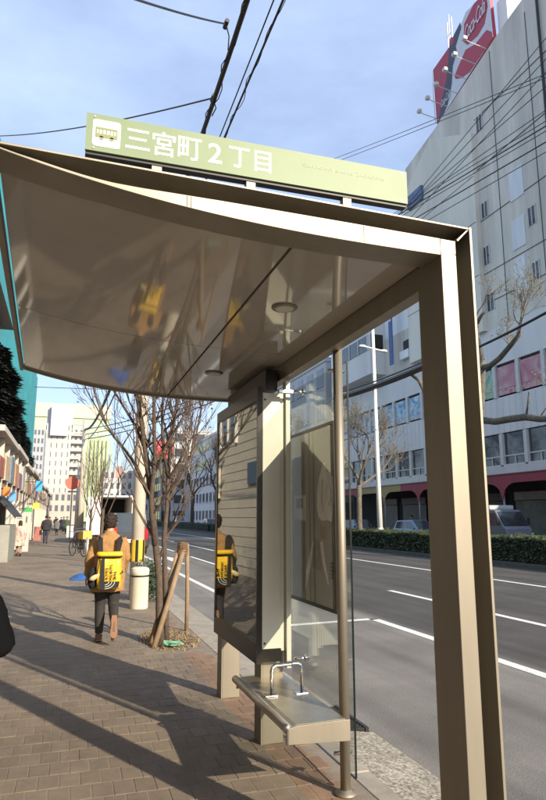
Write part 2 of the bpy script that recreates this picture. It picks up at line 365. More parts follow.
# painted road markings
RPAINT = M('road_paint', (.70, .70, .67), .6, 0, .26, 22, .2, 60, coord='World')
zl = ZR+.004
def mark(pts, name='lane_line'): return struct(name, MB().add([(x,y,zl) for x,y in pts], [tuple(range(len(pts)))]), RPAINT, fix=False)
mark([(3.36,10.12),(3.50,10.05),(3.52,34),(3.38,34)])                     # edge line before the bay
mark([(3.36,10.12),(5.08,10.30),(5.20,10.16),(3.50,9.97)], 'bay_line')
mark([(5.05,-8),(5.21,-8),(5.21,10.16),(5.05,10.30)], 'bay_line')
for y0 in (-7.5, 6.0, 19.5, 33, 46, 60): mark([(7.38,y0),(7.53,y0),(7.53,y0+7.97),(7.38,y0+7.97)], 'lane_dash')
for y0 in (22.5, 33, 44, 56): mark([(5.3,y0),(5.44,y0),(5.44,y0+6),(5.3,y0+6)], 'lane_dash')
mark([(11.45,-8),(11.61,-8),(11.61,140),(11.45,140)], 'edge_line')
mark([(15.9+3.5,-8),(15.9+3.65,-8),(15.9+3.65,140),(15.9+3.5,140)], 'edge_line')
# arrow on the far lane
mark([(4.1,24.0),(4.35,24.0),(4.35,27),(4.65,27),(4.22,29.5),(3.8,27),(4.1,27)], 'arrow_marking')

# ================================================================== BUS SHELTER
sh = thing('bus_shelter', 'beige metal bus shelter with a cantilevered roof and green name sign', 'bus shelter', (1.6, 2.4, 0))
Y0 = 2.35; Y1 = 6.32
ZT = 2.944
build('frame_post', MB().box(1.575, 1.657, Y0, Y0+.21, 0, 2.80), PAINT, sh, bevel=.004)
build('post_web', MB().box(1.657, 1.727, Y0+.175, Y0+.20, 0, 2.85), PAINT, sh)
build('post_flange', MB().box(1.727, 1.741, Y0-.012, Y0+.21, 0, ZT), PAINT, sh, bevel=.002)
build('base_plate', MB().box(1.50, 1.80, Y0-.05, Y0+.27, .002, .016), PAINT, sh, bevel=.003)
# ceiling profile (x, z) across the pavement
def cz(x): return 2.80+.0304*max(0, 1.57-x)**2.7
def warp(mb):      # the free edge of the roof tapers: it reaches a little farther out at the far end
    V = []
    for x, y, z in mb.v:
        xn = x+.13*(1-(y-Y0)/(Y1-Y0))*min(1, max(0, (.6-x)/1.07)); V.append((xn, y, z+cz(xn)-cz(x)))
    mb.v = V; return mb
def curve(x0, x1, dz, n=22): return [(x0+(x1-x0)*i/n, cz(x0+(x1-x0)*i/n)+dz) for i in range(n+1)]
# curved rib of the end frame: thick at the post, thinning to the tip
def zt(x): return 2.9816-.0205*(x+.33)
RT = [(-.34,2.968),(-.2,2.942),(-.1,2.922),(0,2.905),(.09,2.894),(.2,2.890),(.55,2.888),(1.05,2.88),(1.7,2.868)]
def rib_top(x):
    for (a, za), (b, zb) in zip(RT, RT[1:]):
        if x <= b: return za+(zb-za)*(x-a)/(b-a)
    return RT[-1][1]
bot = curve(-.335, 1.575, -.012, 48); top = [(x, max(rib_top(x), z+.010)) for x, z in bot]
build('rib', MB().strip(top, bot, Y0, Y0+.165), PAINT, sh, bevel=.003)
build('rib_corner', MB().prism([(1.577,2.789),(1.655,2.803),(1.655,2.866),(1.577,2.868)], Y0+.001, Y0+.149), PAINT, sh)
fx = [-.345+2.07*i/8 for i in range(9)]
build('beam_flange', MB().strip([(x, zt(x)) for x in fx], [(x, zt(x)-.010) for x in fx], Y0-.012, Y0+.21), PAINT, sh, bevel=.002)
mwe = MB().strip([(x, zt(x)-.0105) for x,_ in bot], [(x, min(zt(x)-.012, z-.004)) for x,z in top], Y0+.167, Y0+.19)
build('web_plate', mwe, PAINT, sh)
mit = MB().prism([(1.66,2.872),(1.666,2.866),(1.727,2.93),(1.722,2.933)], Y0-.006, Y0+.09); build('mitre_weld', mit, PAINT, sh)
# ceiling panels split by the two dark joints
xs = [(-.455, .906), (.922, 1.572)]; ys = [(Y0+.17, 4.345), (4.353, Y1-.03)]
for jx in (.395, .412, 1.185):
    build('cover_joint', MB().box(jx-.0015, jx+.0015, Y0-.0015, Y0+.002, cz(jx)-.008, rib_top(jx)-.004), M('joint_brown', (.16,.14,.10), .7), sh)  # thin dark brown lines marking the cover joints on the rib
for xa, xb in xs:
    for ya, yb in ys:
        b_ = curve(xa, xb, .008); t_ = [(x, z+.02) for x, z in b_]
        o = build('ceiling_panel', warp(MB().strip(t_, b_, ya, yb)), CEIL, sh, smooth=False)
        o.data.polygons.foreach_set('use_smooth', [True]*len(o.data.polygons)); o.data.set_sharp_from_angle(angle=R(30))
b_ = curve(-.455, 1.57, .031); build('ceiling_backing', warp(MB().strip([(x, z+.008) for x, z in b_], b_, Y0+.175, Y1-.04)), BLACK, sh)
build('roof_sheet', warp(MB().strip([(x, max(2.925, z+.055)) for x, z in curve(-.46, 1.72, .0)], [(x, z+.042) for x, z in curve(-.46, 1.72, 0)], Y0+.213, Y1-.02)), PAINT, sh)
build('edge_trim', warp(MB().box(-.500, -.472, Y0+.215, Y1+.01, 2.985, 3.05)), PAINT, sh, bevel=.004)
b_ = curve(-.47, 1.572, -.012); build('end_trim', warp(MB().strip([(x, z+.10) for x, z in b_], b_, Y1-.028, Y1+.012)), PAINT, sh, bevel=.003)
build('kerb_beam', MB().box(1.577, 1.657, Y0+.211, Y1+.012, 2.685, 2.82), PAINT, sh, bevel=.004)
build('kerb_beam_flange', MB().box(1.658, 1.735, Y0+.212, Y1+.012, 2.78, 2.80), PAINT, sh)
for lx, ly in ((1.15, 3.33), (1.13, 5.12)):
    z = cz(lx)+.008
    l = build('ceiling_light', MB().lathe([(.060,-.010),(.075,-.008),(.078,.0),(.05,.004)], (lx, ly, z), 28), PAINT, sh, smooth=True)
    build('diffuser', MB().lathe([(.001,-.0125),(.052,-.0125),(.056,-.009)], (lx, ly, z), 24), M('diffuser', (.55,.53,.48), .4), l)
# round post and glass screen
RP = (1.655, 3.72)
build('round_post', MB().tube([(RP[0],RP[1],0),(RP[0],RP[1],2.80)], .031, 20), PAINT, sh, smooth=True)
build('post_foot', MB().lathe([(.065,.002),(.065,.012),(.04,.016),(.034,.03)], (RP[0],RP[1],0), 20), PAINT, sh, smooth=True)
gl = build('glass_pane', MB().box(1.708, 1.718, 3.70, 4.80, .09, 2.62), GLASS, sh)
build('pane_edge', MB().box(1.7075, 1.7185, 3.694, 3.6995, .09, 2.62), GLASS_EDGE, gl)
build('pane_edge', MB().box(1.7075, 1.7185, 3.70, 4.80, .084, .0895), GLASS_EDGE, gl)
for yy, zz in ((4.50,2.56),(4.50,.60),(3.80,2.57),(3.80,.2)):
    c = build('glass_clamp', MB().tube([(1.62,yy,zz),(1.735,yy,zz)], .012, 10), CHROME, sh, smooth=True)
    build('clamp_disc', MB().tube([(1.700,yy,zz),(1.7065,yy,zz)], .026, 14), CHROME, c, smooth=True)
build('clamp_bracket', MB().box(1.50, 1.62, 4.485, 4.515, 2.54, 2.57), STEEL, sh, bevel=.004)
ENAM = M('pale_enamel', (.60,.60,.50), .4, 0, .04, 5)
# slim mullions at the end of the light box
build('mullion', MB().box(1.547, 1.575, 4.60, 4.66, .64, 2.56), ENAM, sh, bevel=.002)
build('mullion', MB().box(1.590, 1.625, 4.58, 4.66, .52, 2.66), ENAM, sh, bevel=.002)
# legs carrying the light box
for ly in (4.65, 5.88):
    build('leg', MB().box(1.425, 1.585, ly, ly+.05, 0, .64 if ly > 5 else .70), PAINT, sh, bevel=.004)
    build('leg_side', MB().box(1.413, 1.4235, ly-.006, ly+.16, 0, .62), PAINT, sh)
build('box_hanger', MB().box(1.46, 1.56, 4.70, 5.95, 2.60, 2.77), DARK, sh)
# light box with a poster behind glass
ad = build('light_box', MB().box(1.402, 1.545, 4.585, 5.97, .66, 2.555), ENAM, sh, bevel=.004)
FR = M('bronze_frame', (.022,.020,.016), .3, .3, .1, 10)
build('frame_rail', MB().box(1.360, 1.4005, 4.585, 5.98, .56, .70), FR, ad)
build('frame_rail', MB().box(1.360, 1.4005, 4.585, 5.98, 2.50, 2.60), FR, ad)
build('frame_stile', MB().box(1.360, 1.4005, 4.585, 4.605, .70, 2.50), FR, ad)
build('frame_stile', MB().box(1.360, 1.4005, 5.93, 5.98, .70, 2.50), FR, ad)
build('bottom_tray', MB().box(1.402, 1.55, 4.59, 5.975, .57, .657), FR, ad)
post = MB().quad((1.3985,4.606,.70),(1.3985,5.93,.70),(1.3985,5.93,2.50),(1.3985,4.606,2.50))
PM = bpy.data.materials.new('poster_print'); PM.use_nodes = True; MATS['poster'] = PM
nt = PM.node_tree; b = nt.nodes['Principled BSDF']; tcx = nt.nodes.new('ShaderNodeTexCoord'); sp = nt.nodes.new('ShaderNodeSeparateXYZ'); nt.links.new(tcx.outputs['Object'], sp.inputs[0])
rr = nt.nodes.new('ShaderNodeValToRGB'); rr.color_ramp.elements[0].color = (.05,.022,.016,1); rr.color_ramp.elements[1].color = (.035,.03,.022,1); e = rr.color_ramp.elements.new(.42); e.color = (.028,.03,.022,1)
mr = nt.nodes.new('ShaderNodeMapRange'); mr.inputs['From Min'].default_value = .8; mr.inputs['From Max'].default_value = 2.4; nt.links.new(sp.outputs[2], mr.inputs[0]); nt.links.new(mr.outputs[0], rr.inputs[0]); nt.links.new(rr.outputs[0], b.inputs['Base Color']); b.inputs['Roughness'].default_value = .5
build('poster', post, PM, ad, fix=False)
REFL = glass_mat('box_glass', (.9,.93,.9), 0, .10)
build('front_glass', MB().prism([(1.388,4.607),(1.365,5.928),(1.369,5.928),(1.392,4.607)], .702, 2.498, 'z'), REFL, ad)
for zz in (.70, 2.5): build('screw', MB().tube([(1.42,4.5835,zz),(1.42,4.580,zz)], .008, 8), DARK, ad)
# timetable board fixed to the glass screen
bd = build('notice_board', MB().box(1.690, 1.7065, 3.885, 4.755, 1.0, 2.235), M('notice_print', (.30,.265,.21), .35, 0, .25, 2.0, coat=.0), sh)
for a in ((3.866,3.887,.99,2.245),(4.754,4.775,.99,2.245)): build('board_stile', MB().box(1.680,1.7068,*a[:2],*a[2:]), FR, bd)
for a in ((3.888,4.753,.99,1.012),(3.888,4.753,2.223,2.245)): build('board_rail', MB().box(1.680,1.7068,*a[:2],*a[2:]), FR, bd)
XB = 1.6885
pale = M('paper_print', (.75,.73,.68), .6, 0, .12, 12); cloth = M('garment_print', (.80,.77,.71), .6, 0, .22, 9)
def flat(name, pts, mat, x=XB): return build(name, MB().add([(x,a,b_) for a,b_ in pts], [tuple(range(len(pts)))]), mat, bd, fix=False)
def fpx(*pp): return [(PX(x, y, XB).y, PX(x, y, XB).z) for x, y in pp]
flat('printed_coat', fpx((321,470),(318.5,480),(317,492),(317,508),(318.5,517),(322,521),(327,520),(332,522),(333.5,500),(333.3,478),(330,473),(326,471),(325,462),(323,463)), cloth)
flat('printed_fold', fpx((322,478),(321,500),(323,512),(324,512),(322.5,498),(323.5,480)), M('fold_print', (.45,.40,.33), .6), XB-.0006)
flat('printed_fold', fpx((328,480),(331,490),(331.5,500),(329,506),(328.6,505),(330.5,499),(330,490)), MATS['fold_print'], XB-.0006)
flat('printed_bag', fpx((321,526),(320.5,538),(326,540),(326.5,526)), M('bag_print', (.36,.17,.06), .6), XB-.0006)
flat('printed_notice', fpx((294,496),(294,519),(306,521),(306,495)), pale)
flat('printed_picture', fpx((296,499),(296,508),(303,508.5),(303,498)), M('picture_print', (.30,.27,.22), .6, 0, .6, 30), XB-.0006)
flat('printed_leg', fpx((313,540),(306,570),(305,592),(308,580),(311,566),(315,552)), cloth)
flat('printed_leg', fpx((320,542),(322,560),(328,586),(329,584),(325,560),(323,541)), cloth)
flat('printed_skirt', fpx((314,537),(311,566),(322,572),(319.5,540)), M('skirt_print', (.20,.17,.14), .6, 0, .4, 14), XB-.0003)
for i in range(5): flat('printed_mark', fpx((330,562+i*3.6),(330,564.4+i*3.6),(333.4,565+i*3.6),(333.4,562.4+i*3.6)), DARK, XB-.0006)
build('board_glass', MB().box(1.683, 1.685, 3.889, 4.752, 1.013, 2.222), glass_mat('board_glass', (.98,.985,.98), 0, .03), bd)
# bench
SEAT = M('seat_steel', (.44,.40,.33), .34, .75, .12, 14)
BZ = .455
be = build('bench_seat', MB().prism([(1.262,BZ-.014),(1.30,BZ-.004),(1.60,BZ+.002),(1.60,BZ-.012),(1.30,BZ-.020)], 3.585, 4.73), SEAT, sh)
build('bench_nosing', MB().tube([(1.245,3.575,BZ-.018),(1.245,4.74,BZ-.018)], .026, 14), SEAT, sh, smooth=True)
build('bench_end', MB().prism([(1.235,BZ-.10),(1.235,BZ-.02),(1.30,BZ-.006),(1.625,BZ-.0),(1.625,BZ-.115)], 3.570, 3.583), PAINT, sh, bevel=.002)
build('bench_end', MB().prism([(1.25,BZ-.08),(1.25,BZ-.03),(1.60,BZ-.014),(1.60,BZ-.09)], 4.715, 4.728), PAINT, sh)
build('bench_rail', MB().box(1.57, 1.60, 3.60, 4.64, BZ-.075, BZ-.022), PAINT, sh)
build('bench_bracket', MB().prism([(1.26,BZ-.024),(1.44,BZ-.022),(1.44,BZ-.20)], 4.655, 4.675), PAINT, sh)
hp = [(1.345,4.18,BZ-.004),(1.345,4.18,BZ+.145),(1.350,4.18,BZ+.172),(1.372,4.18,BZ+.185),(1.530,4.18,BZ+.185),(1.552,4.18,BZ+.172),(1.557,4.18,BZ+.145),(1.557,4.18,BZ-.002)]
hr = build('handrail', MB().tube(hp, .0125, 12), CHROME, be, smooth=True)
for hx in (1.345,1.557): build('flange', MB().box(hx-.05, hx+.035, 4.15, 4.21, BZ-.001, BZ+.006), CHROME, hr, bevel=.002)
# name sign on the roof edge
sg = build('name_sign', MB().box(-.010, 1.438, Y0+.056, Y0+.094, 3.030, 3.203), M('sign_body', (.016,.017,.015), .5), sh)
GREEN = M('sign_green', (.185,.25,.145), .5, 0, .08, 2, spec=.42)
build('sign_face', MB().box(-.012, 1.440, Y0+.046, Y0+.0555, 3.043, 3.206), GREEN, sg)
SW = M('sign_white', (.66,.66,.61), .5, 0, .02, 3)
yf = Y0+.0455
def rbox(x0, x1, z0, z1, y0, y1, r=.008):
    pts = []
    for cx, cz_, a0 in ((x1-r,z1-r,0),(x0+r,z1-r,90),(x0+r,z0+r,180),(x1-r,z0+r,270)):
        pts += [(cx+r*math.cos(R(a0+i*30)), cz_+r*math.sin(R(a0+i*30))) for i in range(4)]
    return MB().prism(pts, y0, y1)
def sx_(px): return PY(px, 130.6+.174*(px-86), yf).x
zm = 3.1245
build('pictogram_panel', rbox(sx_(92.5), sx_(120.5), zm-.060, zm+.058, yf-.001, yf, .012), SW, sg)
GD = M('pictogram_green', (.20,.24,.10), .5, 0, .02)
bus = MB(); yb0, yb1 = yf-.0025, yf-.0012; bx0, bx1 = sx_(95.5), sx_(117.5); st_ = (bx1-bx0)/6
for a in ((bx0,bx1,zm+.016,zm+.024),(bx0,bx1,zm-.020,zm-.004),(bx0,bx0+.006,zm-.004,zm+.016),(bx1-.006,bx1,zm-.004,zm+.016)): bus.box(a[0],a[1],yb0,yb1,a[2],a[3])
for i in range(1,6): bus.box(bx0+i*st_-.002, bx0+i*st_+.002, yb0, yb1, zm-.004, zm+.016)
for cx in (bx0+.024,bx1-.022): bus.tube([(cx,yb0,zm-.022),(cx,yb1,zm-.022)], .0085, 12)
build('bus_pictogram', bus, GD, sg)
def sign_text(body, x0, x1, zc, h, mat, nm): return text_mesh(body, .1, mat, frame((x0, yf+.0002, zc), (1,0,0), (0,0,1)), nm, sg, .0008, fit=(x1-x0, h), offset=.0012 if mat is SW else 0)
for ch, p0, p1_, hh in (('三',125.5,150,.088),('宮',152.5,175.5,.110),('町',178,201.5,.104),('2',208,222,.092),('丁',229,249.5,.096),('目',254.5,271,.100)):
    sign_text(ch, sx_(p0), sx_(p1_), zm, hh, SW, 'lettering')
sign_text('Sannomiya-cho 2-chome', sx_(303), sx_(384), zm+.020, .024, M('sign_faint', (.26,.33,.21), .5, 0, .01), 'small_lettering')
for px_ in (.02, 1.41): 
    for z_ in (3.055, 3.193): build('screw', MB().tube([(px_,yf+.0004,z_),(px_,yf-.002,z_)], .004, 8), STEEL, sg)
for px in (.275, .68, 1.135):
    build('sign_foot', MB().box(px-.022, px+.022, Y0+.058, Y0+.092, zt(px)+.001, 3.0295), PAINT, sg, bevel=.003)

# ================================================================== OPPOSITE SIDE: MEDIAN, HEDGE, BUILDINGS
struct('median_kerb', MB().box(15.05, 15.22, -30, 220, -.25, .03), M('dark_kerb', (.10,.095,.085), .9, 0, .25, 3, .3, 60, coord='World'))
struct('median_soil', MB().box(15.221, 16.9, -30, 220, -.25, .02), M('soil', (.07,.055,.04), .95, 0, .3, 3))
struct('opposite_pavement', MB().box(24.01, 30, -30, 220, -.25, .0), M('opp_pave', (.24,.22,.20), .9, 0, .15, 1.2))
def hedge(name, y0, y1, n, label):
    r = thing(name, label, 'hedge', (15.9, (y0+y1)/2, .02), 'clipped hedges along the median')
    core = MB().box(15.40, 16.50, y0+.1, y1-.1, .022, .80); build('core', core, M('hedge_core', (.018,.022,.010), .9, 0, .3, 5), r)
    mb = MB(); rnd = random.random
    for i in range(n):
        y = y0+(y1-y0)*rnd(); u = rnd()
        hump = .09*math.sin(y*1.7)+.07*math.sin(y*4.1+1)+(.22*rnd() if rnd() < .05 else 0)
        if u < .5: p = Vector((15.34+rnd()*.16, y, .06+rnd()*.83))
        else: p = Vector((15.34+rnd()*1.2, y, .83+hump*.6+(rnd()-.35)*.12))
        s = .035+.045*rnd(); a = Vector((rnd()-.5, rnd()-.5, rnd()-.5)).normalized(); b = a.orthogonal().normalized()
        mb.add([p-a*s, p+b*s*.5, p+a*s, p-b*s*.5], [(0,1,2,3)])
    build('foliage', mb, HEDGE, r, fix=False)
hedge('hedge', 12, 34, 26000, 'low clipped hedge along the median in front of the grey truck')
hedge('hedge', 35.5, 70, 15000, 'clipped hedge on the median beyond the white lamp post')
hedge('hedge', 71.5, 150, 9000, 'farthest clipped hedge on the median towards the end of the street')

GREYW = M('grey_cladding', (.68,.66,.64), .7, 0, .10, .5, .05, 30, streak=True, coord='World')
GREYD = M('stained_concrete', (.62,.58,.51), .85, 0, .26, .5, .1, 8, streak=True, coord='World')
LITEW = M('pale_panel', (.80,.81,.82), .7, 0, .05, .6, coord='World')
WFR = M('window_frame', (.58,.57,.54), .5, 0, .08, 2)
XF = 27.0
def on(name, y0, y1, z0, z1, x0, x1, mat, par, **k): return build(name, MB().box(x0, x1, y0, y1, z0, z1), mat, par, **k)
# --- the long department building with the blank tall block
db = thing('department_store', 'long grey department store with window bands above a red arcade awning', 'building', (XF+6, 36, 0))
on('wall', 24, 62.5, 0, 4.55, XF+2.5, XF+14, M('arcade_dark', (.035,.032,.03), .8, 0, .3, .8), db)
on('band', 24, 62.5, 7.05, 9.42, XF, XF+14, GREYW, db)
on('slab', 24, 62.5, 4.40, 4.84, XF-.15, XF+14, WFR, db)
on('band', 24, 62.5, 11.66, 14.2, XF, XF+14, GREYW, db)
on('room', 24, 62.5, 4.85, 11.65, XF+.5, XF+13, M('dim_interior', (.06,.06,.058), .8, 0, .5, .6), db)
# corrugated ribs of the bands
mb = MB(); y = 24.2
while y < 62.3: mb.box(XF-.03, XF-.002, y, y+.06, 7.06, 9.40); y += .62
tag(build('band_ribs', mb, GREYW, db), kind='stuff')
SHADE = M('blind', (.30,.31,.30), .8, 0, .3, .7)
def win(y0, y1, z0, z1, print_=None):
    wdw = build('window', MB().box(XF+.10, XF+.14, y0, y1, z0, z1), WINDOW, db)
    build('mullion', MB().box(XF-.10, XF+.2, y1, y1+.30, z0-.02, z1+.02), WFR, wdw)
    build('sash', MB().box(XF+.03, XF+.09, y0, y1, z0+.52, z0+.60), WFR, wdw)
    build('sash', MB().box(XF+.03, XF+.09, (y0+y1)/2-.03, (y0+y1)/2+.03, z0, z0+.52), WFR, wdw)
    build('sill', MB().box(XF-.12, XF+.12, y0-.02, y1, z0-.12, z0-.001), WFR, wdw)
    if random.random() < .55:
        h = random.uniform(.3, 1.1); build('blind', MB().box(XF+.142, XF+.16, y0+.03, y1-.03, z1-h, z1), SHADE, wdw)
    return wdw
pit = 2.33; y = 25.3
k = 0
while y < 61:
    win(y, y+pit-.30, 4.97, 6.98); y += pit; k += 1
def print_mat(nm, c1, c2, c3, sc):
    m = bpy.data.materials.new(nm); m.use_nodes = True; nt = m.node_tree; b = nt.nodes['Principled BSDF']; L = nt.links.new
    t = nt.nodes.new('ShaderNodeNewGeometry'); v = nt.nodes.new('ShaderNodeTexNoise'); v.inputs['Scale'].default_value = sc; v.inputs['Detail'].default_value = 3; v.inputs['Distortion'].default_value = 1.2
    L(t.outputs['Position'], v.inputs['Vector']); r = nt.nodes.new('ShaderNodeValToRGB'); r.color_ramp.elements[0].position = .36; r.color_ramp.elements[0].color = c1+(1,); r.color_ramp.elements[1].position = .66; r.color_ramp.elements[1].color = c3+(1,)
    e = r.color_ramp.elements.new(.5); e.color = c2+(1,); L(v.outputs['Fac'], r.inputs[0]); L(r.outputs[0], b.inputs['Base Color']); b.inputs['Roughness'].default_value = .5
    return m
PINK = print_mat('pink_print', (.46,.16,.20), (.50,.24,.27), (.55,.36,.38), 1.1)
PINKT = print_mat('pink_caption', (.42,.08,.10), (.60,.42,.42), (.50,.16,.18), 4)
BLUE = print_mat('blue_print', (.12,.27,.46), (.33,.50,.62), (.60,.66,.68), 1.4)
BLUE2 = print_mat('blue_caption', (.50,.30,.28), (.38,.46,.56), (.62,.62,.60), 2.4)
TEALP = print_mat('teal_print', (.10,.36,.38), (.55,.55,.25), (.10,.30,.45), 2)
y = 25.65; k = 0
while y < 61:
    z0, z1 = 9.55, 11.50
    w_ = build('poster_window', MB().box(XF+.10, XF+.13, y, y+2.03, z0, z1), WINDOW, db)
    for a, b_ in ((y-.29, y-.001),): build('mullion', MB().box(XF-.08, XF+.18, a, b_, 9.43, 11.65), WFR, w_)
    if y < 34.5: main, cap = PINK, PINKT
    elif y < 37: main, cap = TEALP, TEALP
    else: main, cap = BLUE, BLUE2
    build('print', MB().box(XF+.06, XF+.095, y+.04, y+1.99, z0+.42, z1-.03), main, w_)
    build('caption', MB().box(XF+.055, XF+.095, y+.04, y+1.99, z0, z0+.40), cap, w_)
    y += 2.32; k += 1
# tall blank block
TY0, TY1 = 23.5, 45.1
tall = MB().prism([(TY0,14.21),(TY1,14.21),(TY1,32.1),(40.2,33.0),(31,35.35),(TY0,36.6)], XF+.02, XF+16, 'x'); build('tower_wall', tall, GREYD, db)
corner = MB().prism([(35.2,14.25),(45.12,14.25),(45.12,29.2),(40.6,32.2),(35.2,29.3)], XF-.35, XF+.02, 'x'); build('corner_pier', corner, M('pier_concrete', (.70,.67,.58), .85, 0, .14, .4, .1, 8, streak=True, coord='World'), db)
def vline(a, b_, nm='joint', wd=.05): # recessed-looking dark bead between cast panels
    build(nm, MB().tube([(XF-.005 if True else XF, a[0], a[1]), (XF-.005, b_[0], b_[1])], wd/2, 5), M('joint_dark', (.10,.10,.10), .9), db)
for z in (16.2, 18.35, 22.35, 26.4, 30.4): vline((TY0, z), (35.15, z))
for yy in (33.0, 29.3, 26.5): vline((yy, 14.3), (yy, 34.5))
for z in (18.35, 22.35, 25.9): build('joint', MB().tube([(XF-.36, 35.25, z), (XF-.36, 45.1, z)], .02, 5), MATS['joint_dark'], db)
for (ya, yb, za, zb) in ((34.3,34.9,29.2,30.4),(29.8,30.4,19.8,21.0),(34.3,34.95,22.5,23.6),(34.45,35.05,19.0,20.3),(29.85,30.4,16.1,17.3),(34.3,35.0,15.6,16.8),(26.6,27.2,22.2,23.4),(26.4,27.0,26.4,27.6)):
    wd = build('window', MB().box(XF-.004, XF+.016, ya, yb, za, zb), WINDOW, db)
    for q in ((ya-.06,ya,za-.06,zb+.06),(yb,yb+.06,za-.06,zb+.06),((ya+yb)/2-.03,(ya+yb)/2+.03,za,zb)): build('frame', MB().box(XF-.05, XF+.012, *q), WFR, wd)
for (ya, yb, za, zb) in ((30.65,31.95,22.2,24.3),(30.8,32.05,18.8,20.85),(31.0,32.1,15.7,18.2)):
    build('patch_panel', MB().box(XF-.03, XF+.015, ya, yb, za, zb), M('patch_grey', (.70,.72,.74), .7, 0, .14, 1.0, streak=True, coord='World'), db)
build('downpipe', MB().tube([(XF-.15,28.0,36.2),(XF-.15,28.05,14.3)], .09, 8), DARK, db)
build('sign_letters_panel', MB().box(XF-.60, XF-.37, 41.8, 44.0, 27.5, 28.7), M('blue_letter', (.10,.14,.26), .5, 0, .6, 3), db)
build('penthouse', MB().box(XF+1.3, XF+12, 32.35, 33.4, 33, 39.2), M('penthouse_white', (.80,.79,.76), .7, 0, .03, 1), db)
# middle block under the roof line, with banner, air conditioner windows and a projecting bay
on('middle_wall', 45.14, 62.5, 14.21, 24.5, XF+.05, XF+14, LITEW, db)
build('middle_band', MB().box(XF+.0, XF+.048, 45.15, 49.9, 14.25, 17.6), GREYD, db)
bay = build('bay', MB().box(XF-1.5, XF+.04, 50.0, 58.5, 14.4, 19.5), GREYW, db)
build('bay_window', MB().box(XF-1.56, XF-1.501, 50.4, 58.2, 16.7, 18.1), WINDOW, bay)
for i in range(5): build('bay_mullion', MB().box(XF-1.62, XF-1.5, 50.3+i*1.95, 50.42+i*1.95, 16.65, 18.15), WFR, bay)
build('bay_grille', MB().box(XF-1.4, XF-.2, 49.93, 49.995, 16.7, 18.1), DARK, bay)
bn = build('banner', MB().box(XF-.9, XF-.82, 46.95, 47.55, 14.6, 21.2), M('banner_blue', (.07,.12,.30), .6, 0, .1, 2), db)
for i, z in enumerate((20.6, 19.9, 19.2, 18.5)):
    build('banner_mark', MB().box(XF-.93, XF-.905, 47.05, 47.45, z, z+.48), M('banner_white', (.62,.66,.72), .6, 0, .3, 9), bn)
acw = build('grille_window', MB().box(XF-.02, XF+.04, 44.0+1.2, 45.45+1.2, 15.2, 16.6), DARK, db)
build('sill_box', MB().box(XF-.4, XF-.03, 45.2, 46.65, 14.9, 15.6), LITEW, acw)
nb = thing('added_annex', 'unseen low grey annex added beyond the right edge to shade the far lanes', 'building', (XF+7,-4,0))  # out-of-view block, added so the truck and far lanes fall in shade
build('wall', MB().box(XF+.1, XF+14, -34, 23.3, 0, 9.6), GREYW, nb); build('parapet', MB().box(XF, XF+14.1, -34.1, 23.35, 9.6, 9.9), WFR, nb)
# --- arcade awning with arched valances
RED = M('awning_red', (.28,.032,.05), .55, 0, .12, 1.2); YEL = M('awning_yellow', (.36,.25,.09), .55, 0, .12, 1.2)
XA = 25.0
aw = thing('arcade_awning', 'red and mustard arcade awning with arched valances along the department store', 'awning', (XA, 40, 0))
posts = [22.4, 27.3, 32.2, 37.1, 41.9, 47.3, 52.2, 57.1, 62.0]
for i, (a, b_) in enumerate(zip(posts, posts[1:])):
    mt = YEL if a in (41.9, 47.3) else RED
    if a == 41.9:
        segs = [(a, a+2.6, RED), (a+2.6, b_, YEL)]
    else: segs = [(a, b_, mt)]
    n = 18
    for (sa, sb, mt) in segs:
        tp = []; bt = []
        for q in range(n+1):
            yy = sa+(sb-sa)*q/n; u = (yy-a)/(b_-a); e = min(u, 1-u)*(b_-a)
            dz = 0 if e > 1.25 else -1.0*(1-math.sqrt(max(0, 1-(1-e/1.25)**2)))
            tp.append((yy, 4.12)); bt.append((yy, 3.62+dz))
        m = MB(); nn = len(tp)
        V = [(XA,yy,z) for yy,z in tp]+[(XA,yy,z) for yy,z in bt]+[(XA+.05,yy,z) for yy,z in tp]+[(XA+.05,yy,z) for yy,z in bt]; F = []
        for q in range(nn-1): F += [(q,nn+q,nn+q+1,q+1),(2*nn+q,2*nn+q+1,3*nn+q+1,3*nn+q),(q,q+1,2*nn+q+1,2*nn+q),(nn+q,3*nn+q,3*nn+q+1,nn+q+1)]
        m.add(V, F); build('valance', m, mt, aw)
        build('awning_roof', MB().prism([(XA-.05,4.13),(XA-.05,4.17),(XF-.2,4.42),(XF-.2,4.30)], sa+.002, sb-.002), mt, aw)
for p in posts: build('post', MB().tube([(XA+.1,p,0),(XA+.1,p,4.1)], .055, 10), M('post_grey', (.32,.32,.31), .5), aw, smooth=True)
build('gutter', MB().tube([(XA-.03,22.4,4.2),(XA-.03,62,4.2)], .045, 8), M('gutter_pale', (.45,.44,.42), .5), aw)
# shopfronts glimpsed in the arcade
for i, (ya, yb, c) in enumerate(((26,30.5,(.10,.09,.08)),(33,36.5,(.16,.15,.14)),(37.5,41,(.05,.05,.055)),(43,46.5,(.10,.085,.07)),(48,52,(.07,.07,.075)),(53,57,(.12,.11,.10)))):
    sf = build('shopfront', MB().box(XF+2.38, XF+2.46, ya, yb, .05, 2.7), M('shopfront%d' % i, c, .4, 0, .4, 1.3), db)
    build('fascia', MB().box(XF+2.30, XF+2.45, ya, yb, 2.75, 3.3), M('fascia%d' % i, tuple(min(1, q*2.2) for q in c), .5, 0, .2, 1), sf)

